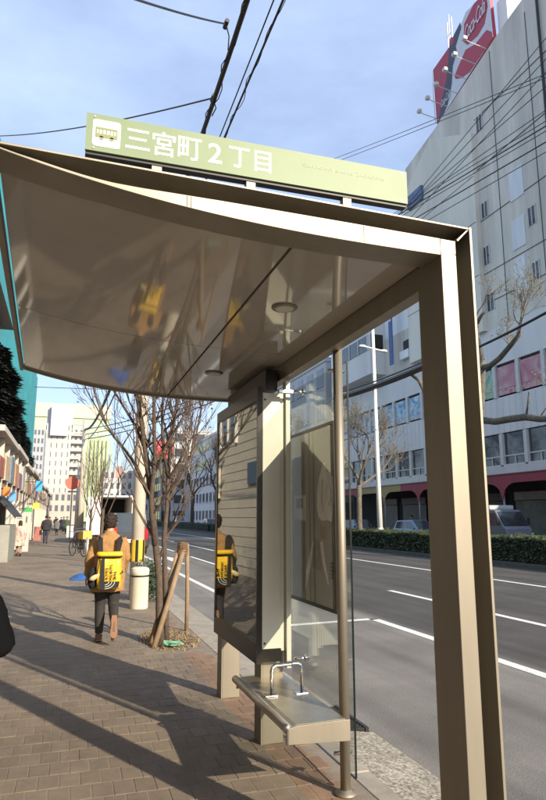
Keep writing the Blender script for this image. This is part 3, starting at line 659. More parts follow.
# --- farther buildings along the opposite side
def block(name, label, x0, x1, y0, y1, h, mat, floors, bays, face='x', glass=None, group=None, sill=True, wfrac=.62):
    """a building whose street front (x0 side) and near end (y0 side) carry built windows"""
    r = thing(name, label, 'building', ((x0+x1)/2, (y0+y1)/2, 0), group)
    build('wall', MB().box(x0, x1, y0, y1, 0, h), mat, r)
    build('parapet', MB().box(x0-.12, x1+.12, y0-.12, y1+.12, h, h+.5), mat, r)
    fh = h/floors
    g_ = glass or WINDOW
    ff = {}
    for f in range(floors):
        z0 = f*fh+fh*.32; z1 = f*fh+fh*.85
        if 'x' in face:
            bwid = (y1-y0)/bays[0]
            for q in range(bays[0]):
                a = y0+bwid*(q+.5-wfrac/2); c = y0+bwid*(q+.5+wfrac/2)
                wd = build('window', MB().box(x0-.03, x0-.002, a, c, z0, z1), g_, r)
                if sill: build('sill', MB().box(x0-.12, x0-.004, a-.1, c+.1, z0-.12, z0-.002), mat, wd)
        if 'y' in face:
            bwid = (x1-x0)/bays[1]
            for q in range(bays[1]):
                a = x0+bwid*(q+.5-wfrac/2); c = x0+bwid*(q+.5+wfrac/2)
                wd = build('window', MB().box(a, c, y0-.03, y0-.002, z0, z1), g_, r)
                if sill: build('sill', MB().box(a-.1, c+.1, y0-.12, y0-.004, z0-.12, z0-.002), mat, wd)
    return r
OB = 'office blocks on the far side'
block('office_block', 'pale grey office block just beyond the department store', XF, XF+14, 64, 84, 19, M('pale_concrete', (.50,.50,.50), .8, 0, .08, .3, streak=True, coord='World'), 5, (6,4), 'xy', group=OB)
block('office_block', 'brownish grey lower office block second beyond the department store', XF+.5, XF+14, 86, 112, 14, M('brown_concrete', (.30,.28,.26), .8, 0, .1, .3, coord='World'), 4, (8,4), 'xy', group=OB)
block('office_block', 'white office block third beyond the department store with a red roof sign', XF-1, XF+14, 114, 140, 17, M('white_concrete', (.62,.62,.61), .8, 0, .05, .3, coord='World'), 5, (8,4), 'xy', group=OB)
block('office_block', 'farthest grey office block closing the right side of the street', XF-4, XF+14, 150, 190, 22, M('grey_concrete', (.42,.43,.44), .8, 0, .05, .3, coord='World'), 6, (10,4), 'xy', group=OB)
# red roof sign
rs = thing('roof_sign', 'red rectangular advertising sign high behind the bare kerb tree', 'sign', (17.5, 118, 0))
a = PY(156,441,118); c = PY(173,458,118)
build('panel', MB().box(a.x, c.x, 118, 118.5, c.z, a.z), M('sign_red', (.62,.03,.04), .5), rs)
build('emblem', MB().prism([(a.x+.5,c.z+2.0),(a.x+1.4,c.z+2.7),(a.x+2.0,c.z+1.8),(a.x+2.7,c.z+2.5),(a.x+2.0,c.z+1.4),(a.x+1.4,c.z+1.9)], 117.97, 117.995), WHITEP, rs)
build('mast', MB().tube([((a.x+c.x)/2,118.3,0),((a.x+c.x)/2,118.3,c.z)], .25, 8), DARK, rs)

# --- billboard on the roof
bb = thing('rooftop_billboard', 'large red soft drink billboard on the roof of the grey tower', 'billboard', (XF+1, 36, 33.2))
BR_ = M('billboard_red', (.42,.035,.065), .45, 0, .05, .6); BW = M('billboard_white', (.62,.64,.68), .45, 0, .05, .6); BD = M('billboard_dark', (.045,.04,.07), .4, 0, .2, .8)
def roofz(y): return 33.0+(40.2-y)*(35.35-33.0)/9.2
def bp(px, py): p = PX(px, py, XF+.9); return (p.y, p.z)
P = {k: bp(*v) for k, v in dict(bl=(437,124), br=(494,38), tl=(433,70), tr=(489,-10)).items()}
yA, yB = P['bl'][0], P['br'][0]
build('panel', MB().prism([P['bl'], P['br'], P['tr'], P['tl']], XF+.9, XF+1.15, 'x'), BR_, bb)
def bill(name, pix, mat, lay): 
    q = [bp(*p) for p in pix]; xx = XF+.9-.012*lay
    return build(name, MB().prism(q, xx-.010, xx-.001, 'x'), mat, bb)
bill('white_field', [(460,28),(466,12),(489,-10),(493.5,37),(440,121),(445,92),(452,62)], BW, 1)
bill('red_disc', [(464.5,24),(474,4),(486,-8),(488,6),(485,24),(478,36),(468,45),(463.8,42)], BR_, 2)
bill('red_sweep', [(455,76),(459,66),(466,50),(476,44),(487,30),(492,32),(493,38),(470,72),(462,78),(456,79)], BR_, 3)
bill('bottle', [(439.5,120),(441,105),(447,80),(449,60),(450,45),(453,38),(461,22),(461.5,28),(456,46),(457,52),(453,66),(452,84),(448,104),(444,114)], BD, 4)
bill('bottle_cap', [(450,44),(451,38),(454,37),(455,41),(453,46)], BR_, 5)
bill('side_panel', [(433,70),(437,123),(436,124),(434,100)], BW, 6)
def slant(p0, p1, up):   # frame along pixels on the billboard
    a_ = Vector((XF+.80, *bp(*p0))); b_ = Vector((XF+.80, *bp(*p1))); c_ = Vector((XF+.80, *bp(*up)))
    x = b_-a_; y = c_-a_; m = Matrix((x, y, x.cross(y).normalized())).transposed().to_4x4(); m.translation = a_; return m
def bill_text(body, p0, p1, up, name):
    cu = bpy.data.curves.new('t', 'FONT'); cu.body = body; cu.size = 1; cu.align_y = 'CENTER'; cu.shear = .35; cu.resolution_u = 3; cu.offset = .006; cu.space_character = .88
    ob = bpy.data.objects.new('t', cu); COL.objects.link(ob); bpy.context.view_layer.update()
    me = bpy.data.meshes.new_from_object(ob.evaluated_get(bpy.context.evaluated_depsgraph_get())); bpy.data.objects.remove(ob); bpy.data.curves.remove(cu)
    xs_ = [v.co.x for v in me.vertices]; ys_ = [v.co.y for v in me.vertices]
    for v in me.vertices:
        v.co.x = (v.co.x-min(xs_))/(max(xs_)-min(xs_)); v.co.y = (v.co.y-(min(ys_)+max(ys_))/2)/(max(ys_)-min(ys_)); v.co.z = 0
    me.transform(Matrix.Translation(-ORG[bb]) @ slant(p0, p1, up)); me.materials.clear(); me.materials.append(BW); me.name = name
    o = bpy.data.objects.new(name, me); COL.objects.link(o); o.parent = bb; ORG[o] = ORG[bb]; return o
bill_text('Coca-Cola', (465.5,36), (486,3.5), (464.5,22), 'lettering')
bill_text('Coca-Cola', (442,105), (451,93), (441.5,98), 'lettering')
for i in range(6):
    t_ = (i+.3)/6; yy = yA+(yB-yA)*t_; z_ = P['bl'][1]+(P['br'][1]-P['bl'][1])*t_
    l = build('floodlight_arm', MB().tube([(XF+.9,yy,z_+.05),(XF-.6,yy,z_+.25),(XF-.9,yy,z_+.35)], .035, 6), WFR, bb)
    build('floodlight', MB().box(XF-1.15, XF-.85, yy-.16, yy+.16, z_+.30, z_+.55), WFR, l)
for i in range(5):
    yy = yA+(yB-yA)*(i+.5)/5; build('strut', MB().tube([(XF+1.2,yy,roofz(yy)-.1),(XF+1.2,yy,P['bl'][1]+3.5)], .08, 6), DARK, bb)
an = thing('antenna', 'thin white antenna cluster on the roof left of the billboard', 'antenna', (XF+4, 38, 33))
q = PX(450,40,XF+3)
build('mast', MB().tube([(q.x,q.y,30),(q.x,q.y,q.z+2.6)], .05, 6), WHITEP, an)
for dx in (-.35,.3): build('element', MB().tube([(q.x,q.y+dx,q.z-.8),(q.x,q.y+dx,q.z+2.0)], .07, 6), WHITEP, an)
build('crossarm', MB().tube([(q.x,q.y-.4,q.z+.6),(q.x,q.y+.4,q.z+.6)], .04, 6), WHITEP, an)

# --- median lamp post
lb = Vector((15.95, 30.7, .0)); 
lp = thing('street_lamp', 'tall white lamp post with a double arm rising from the hedge', 'street lamp', lb)
build('pole', MB().tube([lb, lb+Vector((-.05,0,5)), lb+Vector((-.1,0,13.2))], [.15,.115,.08], 14), WHITEP, lp, smooth=True)
build('base', MB().lathe([(.20,0),(.20,.9),(.16,1.0),(.15,1.05)], lb, 14), WHITEP, lp, smooth=True)
za = 10.9
build('arm', MB().tube([lb+Vector((-.75,-.25,za)), lb+Vector((-.09,0,za)), lb+Vector((.85,.3,za-.02))], .045, 8), WHITEP, lp, smooth=True)
for sx in (-1, 1):
    c_ = lb+Vector((-.09+.80*sx, .27*sx, za)); build('lamp_head', MB().loft([(c_.x,c_.y,za-.06,.18,.09),(c_.x,c_.y,za-.02,.24,.12),(c_.x,c_.y,za+.05,.20,.10),(c_.x,c_.y,za+.08,.08,.05)], 12), WHITEP, lp, smooth=True)

# ================================================================== TREES
def grow(mb_list, p, d, length, r, depth, rng, curl=.25, kids=(2,3), ratio=.68, spread=.55, tips=None, up=.08, seg0=7, thin=.006):
    n = 4+depth; pts = [p.copy()]; rad = [r]
    d = d.normalized(); step = length/n
    for i in range(n):
        d = (d+Vector((rng.uniform(-1,1), rng.uniform(-1,1), rng.uniform(-1,1)))*curl*.45+Vector((0,0,up))).normalized()
        p = p+d*step; pts.append(p.copy()); rad.append(max(thin*.5, r*(1-.45*(i+1)/n)))
    mb_list[0 if depth >= mb_list[2] else 1].tube(pts, rad, max(4, min(9, seg0 if depth >= 3 else 5 if depth == 2 else 4)), cap=depth >= 2)
    if depth == 0:
        if tips is not None: tips += pts[1:]
        return
    k = rng.randint(*kids)
    for i in range(k):
        t = rng.randint(max(1, n//2), n); a = rng.uniform(0, 2*PI)
        o = d.orthogonal().normalized(); o2 = d.cross(o)
        nd = d+(o*math.cos(a)+o2*math.sin(a))*spread*rng.uniform(.6, 1.3)
        grow(mb_list, pts[t], nd, length*ratio*rng.uniform(.8,1.15), max(thin, rad[t]*.66), depth-1, rng, curl, kids, ratio, spread, tips, up, seg0, thin)
    nd = d+Vector((rng.uniform(-.2,.2), rng.uniform(-.2,.2), .1)); grow(mb_list, pts[-1], nd, length*ratio, rad[-1]*.9, depth-1, rng, curl, kids, ratio, spread, tips, up, seg0, thin)
def leaves(tips, n, rng, size, spread=.12):
    mb = MB()
    for i in range(n):
        p = rng.choice(tips)+Vector((rng.gauss(0,spread), rng.gauss(0,spread), rng.gauss(0,spread)))
        s = size*rng.uniform(.6,1.3); a = Vector((rng.uniform(-1,1), rng.uniform(-1,1), rng.uniform(-1,1))).normalized(); b = a.orthogonal().normalized(); c = a.cross(b)
        mb.add([p-a*s, p+b*s*.55+c*s*.15, p+a*s, p-b*s*.55+c*s*.1], [(0,1,2,3)])
    return mb
# young street tree beside the kerb: several stems from one base
tb = Vector((1.37, 8.55, .0))
tr = thing('street_tree', 'bare young street tree with several thin stems, propped by stakes', 'tree', tb)
rng = random.Random(11); A = MB(); B = MB(); tips = []
lst = [A, B, 3]
def stem(pix, r0, r1, dy=0, yk=0):
    n = len(pix); pts = [PY(x, y, 8.55+dy+yk*i/n) for i, (x, y) in enumerate(pix)]; rad = [r0+(r1-r0)*(i/(n-1))**.8 for i in range(n)]
    A.tube(pts, rad, 10); return pts, rad
st = [stem([(161,650),(159.5,620),(159,577),(155,539),(152,506),(149,480),(145,449),(141,420),(136,390),(131,360)], .055, .024),
      stem([(166,648),(166,610),(165,574),(164,539),(167,506),(168,480),(170,450),(174,420),(180,385),(184,355)], .042, .018, .06),
      stem([(155,545),(152,515),(151,497),(154,470),(155,458),(154,425),(154,399),(156,365)], .040, .020, -.03, -.2),
      stem([(151,500),(143,482),(136,466),(131,458),(122,446),(114,437),(106,424)], .032, .012, 0, -.3),
      stem([(144,447),(135,425),(122,404),(112,388),(104,372)], .022, .012, .02, .5),
      stem([(166,505),(174,490),(181,478),(190,458),(196,436),(201,410)], .026, .012, .06, .5),
      stem([(168,478),(163,450),(162,425),(163,398),(166,370)], .024, .013, .06, -.5),
      stem([(155,470),(163,452),(175,430),(186,412),(196,392)], .02, .010, -.1, -.3),
      stem([(159,560),(168,535),(176,515),(183,495),(187,470)], .02, .009, .02, .3)]
for pts, rad in st:
    for i in range(3 if len(pts) > 8 else 1, len(pts)):
        for q in range(2 if i > len(pts)*.45 else 1):
            a_ = rng.uniform(0, 2*PI); grow(lst, pts[i].copy(), Vector((math.cos(a_)*.7, math.sin(a_)*.7, rng.uniform(.5,1.3))), rng.uniform(.35,.75), rad[i]*.5, 2 if i < len(pts)*.5 else 3, rng, .26, (1,3), .72, .5, tips, .06, 7, .0035)
    for q in range(2): grow(lst, pts[-1].copy(), (pts[-1]-pts[-2])+Vector((rng.uniform(-.1,.1),rng.uniform(-.1,.1),.05)), .7, rad[-1]*.9, 3, rng, .22, (1,2), .75, .4, tips, .05, 7, .004)
build('trunk', A, BARK, tr, smooth=True, fix=False); build('crown', B, TWIG, tr, fix=False)
build('dead_leaves', leaves(tips, 300, rng, .03, .04), M('dead_leaf', (.16,.07,.035), .8, 0, .4, 3, coord='World'), tr, fix=False)
STAKE = M('stake_wood', (.25,.175,.105), .85, 0, .25, 8, .3, 30)
for (name_, a_, b_, lab) in (('tree_stake', Vector((1.10,8.30,-.1)), Vector((1.56,8.72,1.22)), 'thick wooden stake slanting across the front of the bare tree'),
                       ('tree_stake', Vector((1.10,8.62,-.1)), Vector((1.47,8.74,1.12)), 'darker wooden stake leaning behind the bare tree trunk'),
                       ('tree_stake', Vector((1.735,9.38,-.1)), Vector((1.715,9.38,1.22)), 'slim upright wooden stake at the kerb side of the tree pit')):
    mb = MB().tube([a_, (a_+b_)/2+Vector((.008,0,0)), b_], [.036,.035,.032] if 'slim' not in lab else [.03,.029,.028], 10)
    tag(build(name_, mb, STAKE, None, smooth=True, loc=(a_.x,a_.y,0), fix=False), lab, 'stake', 'stakes propping the street tree')
lash = MB()
for k in range(7): 
    z_ = 1.10+.025*k; lash.tube([Vector((1.535+.062*math.cos(t_)+.005*math.sin(3*t_+k), 8.735+.062*math.sin(t_), z_+.008*math.sin(2*t_+k))) for t_ in [i*2*PI/12 for i in range(13)]], .014, 6, False)
tag(build('rope_lashing', lash, M('coir', (.16,.10,.055), .95, 0, .4, 30, .5, 60), None, loc=(1.535,8.735,1.1)), 'brown coir rope wound round the top of the slanting stake', 'rope')
# tree pit: mulch
pitm = MB().box(PIT[0], PIT[1]-.02, PIT[2], PIT[3], -.2, -.03); struct('tree_pit', pitm, M('pit_soil', (.16,.115,.07), .95, 0, .35, 6, .4, 40))
mb = MB(); rng = random.Random(4)
for i in range(2600):
    r_ = math.sqrt(rng.random()); a_ = rng.uniform(0,2*PI); x_ = 1.40+.40*r_*math.cos(a_); y_ = 8.85+.85*r_*math.sin(a_)
    x_ = min(x_, 1.785)
    z_ = -.022+.02*(1-r_*r_)+rng.uniform(0,.022); a = Vector((rng.uniform(-1,1), rng.uniform(-1,1), rng.uniform(-.3,.4))).normalized()*rng.uniform(.02,.06); b = a.cross(Vector((0,0,1))).normalized()*rng.uniform(.003,.007); p = Vector((x_,y_,z_))
    mb.add([p-a-b, p+a-b, p+a+b, p-a+b], [(0,1,2,3)])
tag(build('straw_mulch', mb, M('straw', (.30,.215,.12), .9, 0, .4, 12, coord='World'), None, fix=False, loc=(1.4,8.8,0)), 'dry straw and litter covering the tree pit', 'mulch', kind='stuff')
gc = MB(); rng = random.Random(9)
for i in range(6):
    c_ = Vector((1.40+rng.uniform(-.13,.13), 8.24+rng.uniform(-.06,.06), .035)); pts = [c_+Vector((rng.uniform(-.1,.1), rng.uniform(-.05,.05), rng.uniform(0,.05))) for q in range(5)]; gc.tube(pts, .011, 6)
tag(build('green_rope', gc, M('rope_green', (.16,.36,.24), .6, 0, .25, 12), None, loc=(1.4,8.24,.03)), 'tangle of bright green rope at the foot of the bare tree', 'rope')

# plane trees on the median
def plane_tree(loc, label, seed, h, lean, nleaf, mat=BARK2, spread=.75, lsize=.10, r0=.2, depth=4, first=1.9):
    t = thing('plane_tree', label, 'tree', loc, 'pollarded trees along the median')
    rng = random.Random(seed); A = MB(); B = MB(); tips = []
    p = Vector(loc); q = p+Vector((lean[0]*h*.4, lean[1]*h*.4, h*.42))
    A.tube([p+Vector((0,0,-.1)), p.lerp(q,.3)+Vector((rng.uniform(-.1,.1),rng.uniform(-.1,.1),0)), p.lerp(q,.65)+Vector((rng.uniform(-.12,.12),rng.uniform(-.12,.12),0)), q], [r0*1.25,r0,r0*.92,r0*.85], 12)
    for k in range(4):
        a = k*2*PI/4+rng.uniform(-.5,.5); grow([A,B,3], q+Vector((0,0,rng.uniform(-.6,.1))), Vector((math.cos(a)*spread, math.sin(a)*spread, rng.uniform(.55,1.1))), h*.22, r0*.55, depth, rng, .36, (2,3), .70, .62, tips, .06, 9, .012)
    build('trunk', A, mat, t, smooth=True, fix=False); build('branches', B, mat, t, fix=False)
    if nleaf: build('crown', leaves(tips, nleaf, rng, lsize, .22), LEAF_DRY, t, fix=False)
    return t
plane_tree((15.9,33.0,0), 'slim median tree with thin yellowing leaves left of the white lamp post', 3, 9.2, (0,0), 800, r0=.16, lsize=.06)
# near median tree: one heavy low branch and one rising limb reach past the right post of the shelter
nt_ = thing('plane_tree', 'median tree right of the shelter post with one long low branch', 'tree', (16.2,22.0,0), 'pollarded trees along the median')
A = MB(); B = MB(); rng = random.Random(21); tips = []
def px16(x, y, X=16.2): return PX(x, y, X)
tk = [Vector((16.2,22.25,-.1)), px16(475,480), px16(479,430), px16(481,390), px16(482,362), px16(477,338), px16(476,318)]
A.tube(tk, [.26,.21,.19,.17,.145,.11,.09], 12)
lb1 = [px16(480,420), px16(495,421.5), px16(510,419), px16(525,417), px16(540,419), px16(556,418), px16(580,414)]
A.tube(lb1, [.15,.145,.14,.135,.125,.12,.10], 10)
A.tube([px16(526,418), px16(528,404), px16(529,392)], [.05,.035,.025], 7)
lb2 = [px16(481,368), px16(490,366), px16(500,358), px16(511,345), px16(519,335), px16(520,325)]
A.tube(lb2, [.12,.12,.11,.10,.09,.06], 10)
A.tube([px16(476,325), px16(480,318), px16(484,312)], [.09,.075,.06], 8)
A.tube([px16(482,362), px16(470,352), px16(455,340)], [.09,.07,.05], 8)
A.tube([px16(480,405), px16(452,400,16.1), px16(425,393,15.9), px16(419,380,15.9), px16(411,374,15.9)], [.12,.11,.10,.10,.09], 9)
for p_, d_, L_ in ((lb2[-1],(0,-.6,1),1.0),(lb2[-2],(-.2,-1,.7),1.0),(lb2[-1],(.2,.7,1),.9),(lb2[3],(0,.8,.6),.8),(lb1[4],(0,-.5,1),.8),(lb1[5],(0,.4,1),.8),(tk[-1],(0,.8,.7),.9),(tk[-1],(0,-.8,.8),.9),(lb2[-1],(.1,-.1,1),1.1)):
    grow([A,B,9], p_, Vector(d_), L_, .03, 3, rng, .4, (2,3), .72, .6, tips, .05, 6, .008)
build('trunk', A, BARK2, nt_, smooth=True, fix=False); build('branches', B, BARK2, nt_, fix=False)['kind'] = 'stuff'
build('crown', leaves(tips, 1100, rng, .05, .12), LEAF_DRY, nt_, fix=False)
labs = ['dark median tree seen between the kerb tree and the light box', 'median tree second in the row beyond the light box', 'median tree third in the row, black against pale offices', 'median tree fourth in the far row', 'farthest dark median tree near the end of the street']
for i, (yy, xx) in enumerate(((47,15.6),(56,16.0),(68,15.6),(84,16.0),(104,15.8))):
    plane_tree((xx,yy,0), labs[i], 40+i, 11, (0,0), 500 if i < 2 else 150, BARK, .7, .10, .26, 4 if i < 3 else 3)
# bare saplings farther along our kerb
for i, (xx, yy, lab) in enumerate(((1.25,24,'bare sapling behind the walking person and the concrete pole'),(1.2,34,'second bare sapling farther along the pavement kerb'))):
    t = thing('street_tree', lab, 'tree', (xx,yy,0), 'bare trees along the pavement'); rng = random.Random(60+i); A = MB(); B = MB()
    A.tube([(xx,yy,-.1),(xx,yy,1.0),(xx+.03,yy,1.9)], [.07,.06,.05], 8)
    for k in range(5): grow([A,B,3], Vector((xx,yy,1.2+.15*k)), Vector((math.cos(k*1.4)*.5, math.sin(k*1.4)*.5, 1.2)), 1.3, .03, 3, rng, .25, (2,3), .7, .5, None, .1, 6, .006)
    build('trunk', A, BARK, t, smooth=True, fix=False); build('crown', B, TWIG, t, fix=False)
# dark evergreen over the left shop fronts
def evergreen(loc, label, h, rad, n, seed):
    t = thing('evergreen_tree', label, 'tree', loc); rng = random.Random(seed); mb = MB(); p = Vector(loc)
    build('trunk', MB().tube([p+Vector((0,0,-.1)), p+Vector((0,0,h*.8))], [.22,.08], 8), BARK, t)
    for i in range(n):
        u = rng.random()**.7; z_ = h*(.5+.5*u); rr = rad*(1-((u-.35)/.75)**2*.8)*(.55+.45*rng.random())*(1+.18*math.sin(z_*5+rng.random())); a = rng.uniform(0,2*PI)
        c_ = p+Vector((rr*math.cos(a), rr*math.sin(a)*2.6, z_)); s = rng.uniform(.10,.26); d = Vector((math.cos(a), math.sin(a), rng.uniform(-.6,.3))).normalized(); b = d.cross(Vector((0,0,1))).normalized()
        mb.add([c_-d*s, c_+b*s*.6, c_+d*s*1.2, c_-b*s*.6], [(0,1,2,3)])
    build('crown', mb, EVERG, t, fix=False)
evergreen((-3.55,30.0,0), 'largest dark evergreen rising above the white shop fronts', 9.0, 1.25, 16000, 5)
evergreen((-3.3,37.0,0), 'smaller dark evergreen behind the first above the shop fronts', 7.6, .95, 9000, 6)
evergreen((-3.15,45.0,0), 'lowest dark evergreen at the far end above the shop fronts', 6.9, .8, 6000, 8)

# ================================================================== LEFT SIDE
LW = M('shop_white', (.52,.48,.42), .8, 0, .08, .6, streak=True, coord='World')
SID = M('siding', (.46,.42,.34), .75, 0, .08, 1.2, coord='World')
XL = -2.45
# house with lapped boards beside the bus stop (mirrored in the light box glass)
hs = thing('boarded_house', 'cream boarded house front mirrored in the light box glass', 'building', (-6, 15.5, 0))
build('wall', MB().box(-9, XL-.06, 9.5, 22.5, 0, 8.0), SID, hs)
for i in range(28):
    z0 = .25+i*.27
    build('board', MB().prism([(XL-.058,z0),(XL-.032,z0),(XL-.048,z0+.262),(XL-.058,z0+.262)], 9.55, 22.45), SID, hs)
for (ya, yb, za, zb) in ((11,12.4,3.9,5.6),(14.2,15.6,3.9,5.6),(18.2,19.8,3.9,5.6),(12,14.4,.3,2.4)):
    wd = build('window', MB().box(XL-.05, XL+.0, ya, yb, za, zb), WINDOW, hs)
    for q in ((ya-.09,ya,za-.09,zb+.09),(yb,yb+.09,za-.09,zb+.09),((ya+yb)/2-.04,(ya+yb)/2+.04,za,zb)): build('frame', MB().box(XL-.05, XL+.05, *q), WHITEP, wd)
build('sign_plate', MB().box(XL-.01, XL+.04, 15.7, 16.9, 2.5, 3.1), M('plate_blue', (.06,.10,.16), .5), hs)
build('meter_box', MB().box(XL-.01, XL+.35, 19.9, 20.5, 2.2, 3.3), M('meter_cream', (.62,.57,.46), .6), hs)
build('roof', MB().prism([(-9.4,8.0),(XL+.35,8.0),(XL-.1,8.35),(-6,9.6),(-9.4,8.6)], 9.2, 22.8), M('roof_grey', (.12,.12,.12), .8), hs)
# unseen dark tiled house, added on the left to cut light on the shelter
th = thing('added_tiled_house', 'unseen brown tiled house front added on the left to dim the shelter', 'building', (-6,-3,0))
TILE = M('brown_tile', (.10,.075,.058), .6, 0, .2, 2, .2, 12, coord='World')
build('wall', MB().box(-10, XL-.02, -16, 9.3, 0, 11.0), TILE, th)
for k in range(6):
    for f in range(3):
        ya = -15+k*4; wd = build('window', MB().box(XL-.021, XL+.02, ya, ya+2.2, .9+f*3.4, 2.7+f*3.4), WINDOW, th); build('sill', MB().box(XL-.02, XL+.12, ya-.1, ya+2.3, .78+f*3.4, .89+f*3.4), TILE, wd)
# shop rows
shop_cols = [(.30,.10,.07),(.42,.33,.22),(.16,.20,.24),(.40,.22,.12),(.22,.12,.16),(.34,.36,.34),(.50,.38,.20),(.14,.16,.14)]
def shop(i, y0, y1, h, label):
    s_ = thing('shop', label, 'shop', (-5, (y0+y1)/2, 0), 'two storey shops on the left'); rg = random.Random(100+i)
    build('wall', MB().box(-10, XL-.05, y0+.01, y1-.01, 0, h), LW, s_)
    build('cornice', MB().box(XL-.04, XL+.30, y0+.02, y1-.02, h-.14, h+.06), LW, s_)
    n = max(2, round((y1-y0)/2.2)); st = (y1-y0)/n
    for k in range(n+1):
        yy = min(max(y0+k*st, y0+.13), y1-.13); build('pilaster', MB().box(XL-.045, XL+.12, yy-.11, yy+.11, 0, h-.15), LW, s_)
    for k in range(n):
        a, b_ = y0+k*st+.26, y0+(k+1)*st-.26
        c_ = shop_cols[(i*3+k) % len(shop_cols)]
        wd = build('upper_window', MB().box(XL-.045, XL-.02, a, b_, 2.95, h-.35), WINDOW, s_)
        build('window_sign', MB().box(XL-.015, XL+.20, a+.05, b_-.05, 2.98, 3.0+rg.uniform(.6,1.25)), M('shopcol%d' % ((i*3+k) % len(shop_cols)), c_, .6, 0, .35, 2.5), wd)
        sf = build('shopfront', MB().box(XL-.045, XL-.015, a, b_, .05, 2.35), WINDOW if k % 2 else M('shopcol%d' % ((i+k) % len(shop_cols)), shop_cols[(i+k) % len(shop_cols)], .6, 0, .35, 2.5), s_)
        build('fascia', MB().box(XL-.01, XL+.09, a, b_, 2.42, 2.86), M('shopcol%d' % ((i*5+k+2) % len(shop_cols)), shop_cols[(i*5+k+2) % len(shop_cols)], .6, 0, .35, 2.5), sf)
    return s_
ys_ = [23, 30, 37.5, 44, 52, 60, 70, 82, 96]
lb_ = ['white two storey shop nearest on the left, beside the grey shutter', 'white shop beside the girl in the pale coat', 'white shop with the orange and blue hanging signs', 'white shop under the end of the teal sheeting', 'white shop with the green sign board', 'white shop with the yellow awning', 'white shop beside the man in black', 'last white shop before the far towers']
for i in range(8): shop(i, ys_[i], ys_[i+1], 4.65+.12*math.sin(i*2.3), lb_[i])
# grey shutter wall and dark awning at the left edge
sb = thing('stall_counter', 'grey metal stall counter with a dark folded awning at the left edge', 'stall', (-2.2,26.5,0))
build('counter', MB().box(-2.40,-1.93,25.2,28.2,0,1.32), M('counter_grey', (.27,.28,.25), .6, .1, .15, 2), sb)
build('awning', MB().prism([(-2.40,2.25),(-1.75,1.55),(-1.72,1.62),(-2.40,2.45)], 25.0, 28.4), M('awning_black', (.03,.03,.035), .7), sb)
build('awning_bar', MB().tube([(-1.73,25.0,1.58),(-1.73,28.4,1.58)], .03, 8), WHITEP, sb)
def hang(name, label, px0, py0, px1, py1, X, col, cat='sign', th=.5):
    a = PX(px0,py0,X); b_ = PX(px1,py1,X); yy = a.y; b_ = PY(px1,py1,yy)
    o = thing(name, label, cat, (a.x,yy,0), 'signs along the left shops')
    build('panel', MB().box(a.x, b_.x, yy, yy+.12, b_.z, a.z), M(label[:20], col, .55, 0, .08, 3), o)
    build('bracket', MB().tube([(XL-.05,yy+.06,a.z-.05),(b_.x,yy+.06,a.z-.05)], .025, 6), DARK, o)
    return o
hang('hanging_sign', 'small orange hanging sign above the girl', 3.5, 487, 9, 496, -2.25, (.75,.22,.04))
hang('hanging_sign', 'blue hanging sign with white marks above the girl', 9, 492, 16, 501, -2.15, (.12,.32,.55))
hang('hanging_sign', 'bright blue square banner over the middle of the pavement', 36, 481, 42, 491, -1.7, (.05,.35,.75))
hang('hanging_sign', 'low green sign board behind the girl', 24, 507.5, 32, 512, -2.2, (.06,.32,.10))
hang('hanging_sign', 'yellow sign board farther down the shop row', 33, 503, 39, 509, -2.0, (.70,.50,.06))
# scaffold wrapped in teal sheeting
TEAL = M('teal_sheet', (.035,.30,.33), .6, 0, .16, .7, .6, .8, coord='World')
sc_ = thing('sheeted_building', 'tall building wrapped in teal construction sheeting on the left', 'building', (-7,40,0))
pts = [(-3.5,16,15.5),(-3.45,24,16.5),(-3.5,34,16.5),(-3.4,44,16),(-3.45,54,15.5),(-3.4,64,15)]
m = MB(); n = len(pts); wav = []
for i in range(n-1):
    a = Vector(pts[i]); b_ = Vector(pts[i+1]); dirv = (b_-a); dirv.z = 0; nn_ = Vector((dirv.y,-dirv.x,0)).normalized()
    for k in range(8):
        u = k/8; p = a.lerp(b_, u); wav.append(p+nn_*(.10*math.sin(k*PI/2)+.05*math.sin(i*5+k*2.2)))
wav.append(Vector(pts[-1]))
V = []; F = []
for p in wav: V += [(p.x,p.y,p.z),(p.x,p.y,4.0)]
for i in range(len(wav)-1): F.append((2*i,2*i+1,2*i+3,2*i+2))
m.add(V, F); so_ = build('sheeting', m, TEAL, sc_, fix=False)
sd = so_.modifiers.new('s', 'SOLIDIFY'); sd.thickness = .04
e0 = wav[-1]; build('end_sheet', MB().box(e0.x-6, e0.x-.02, e0.y+.02, e0.y+.08, 4, e0.z-.2), TEAL, sc_)
build('core', MB().box(-16, min(p.x for p in wav)-.5, 17, e0.y-1, 0, 14), M('core_grey', (.3,.3,.3), .8), sc_)
for i in range(0, len(wav), 4):
    p = wav[i]; build('scaffold_pole', MB().tube([(p.x-.12,p.y,0),(p.x-.12,p.y,p.z+.4)], .03, 6), STEEL, sc_)

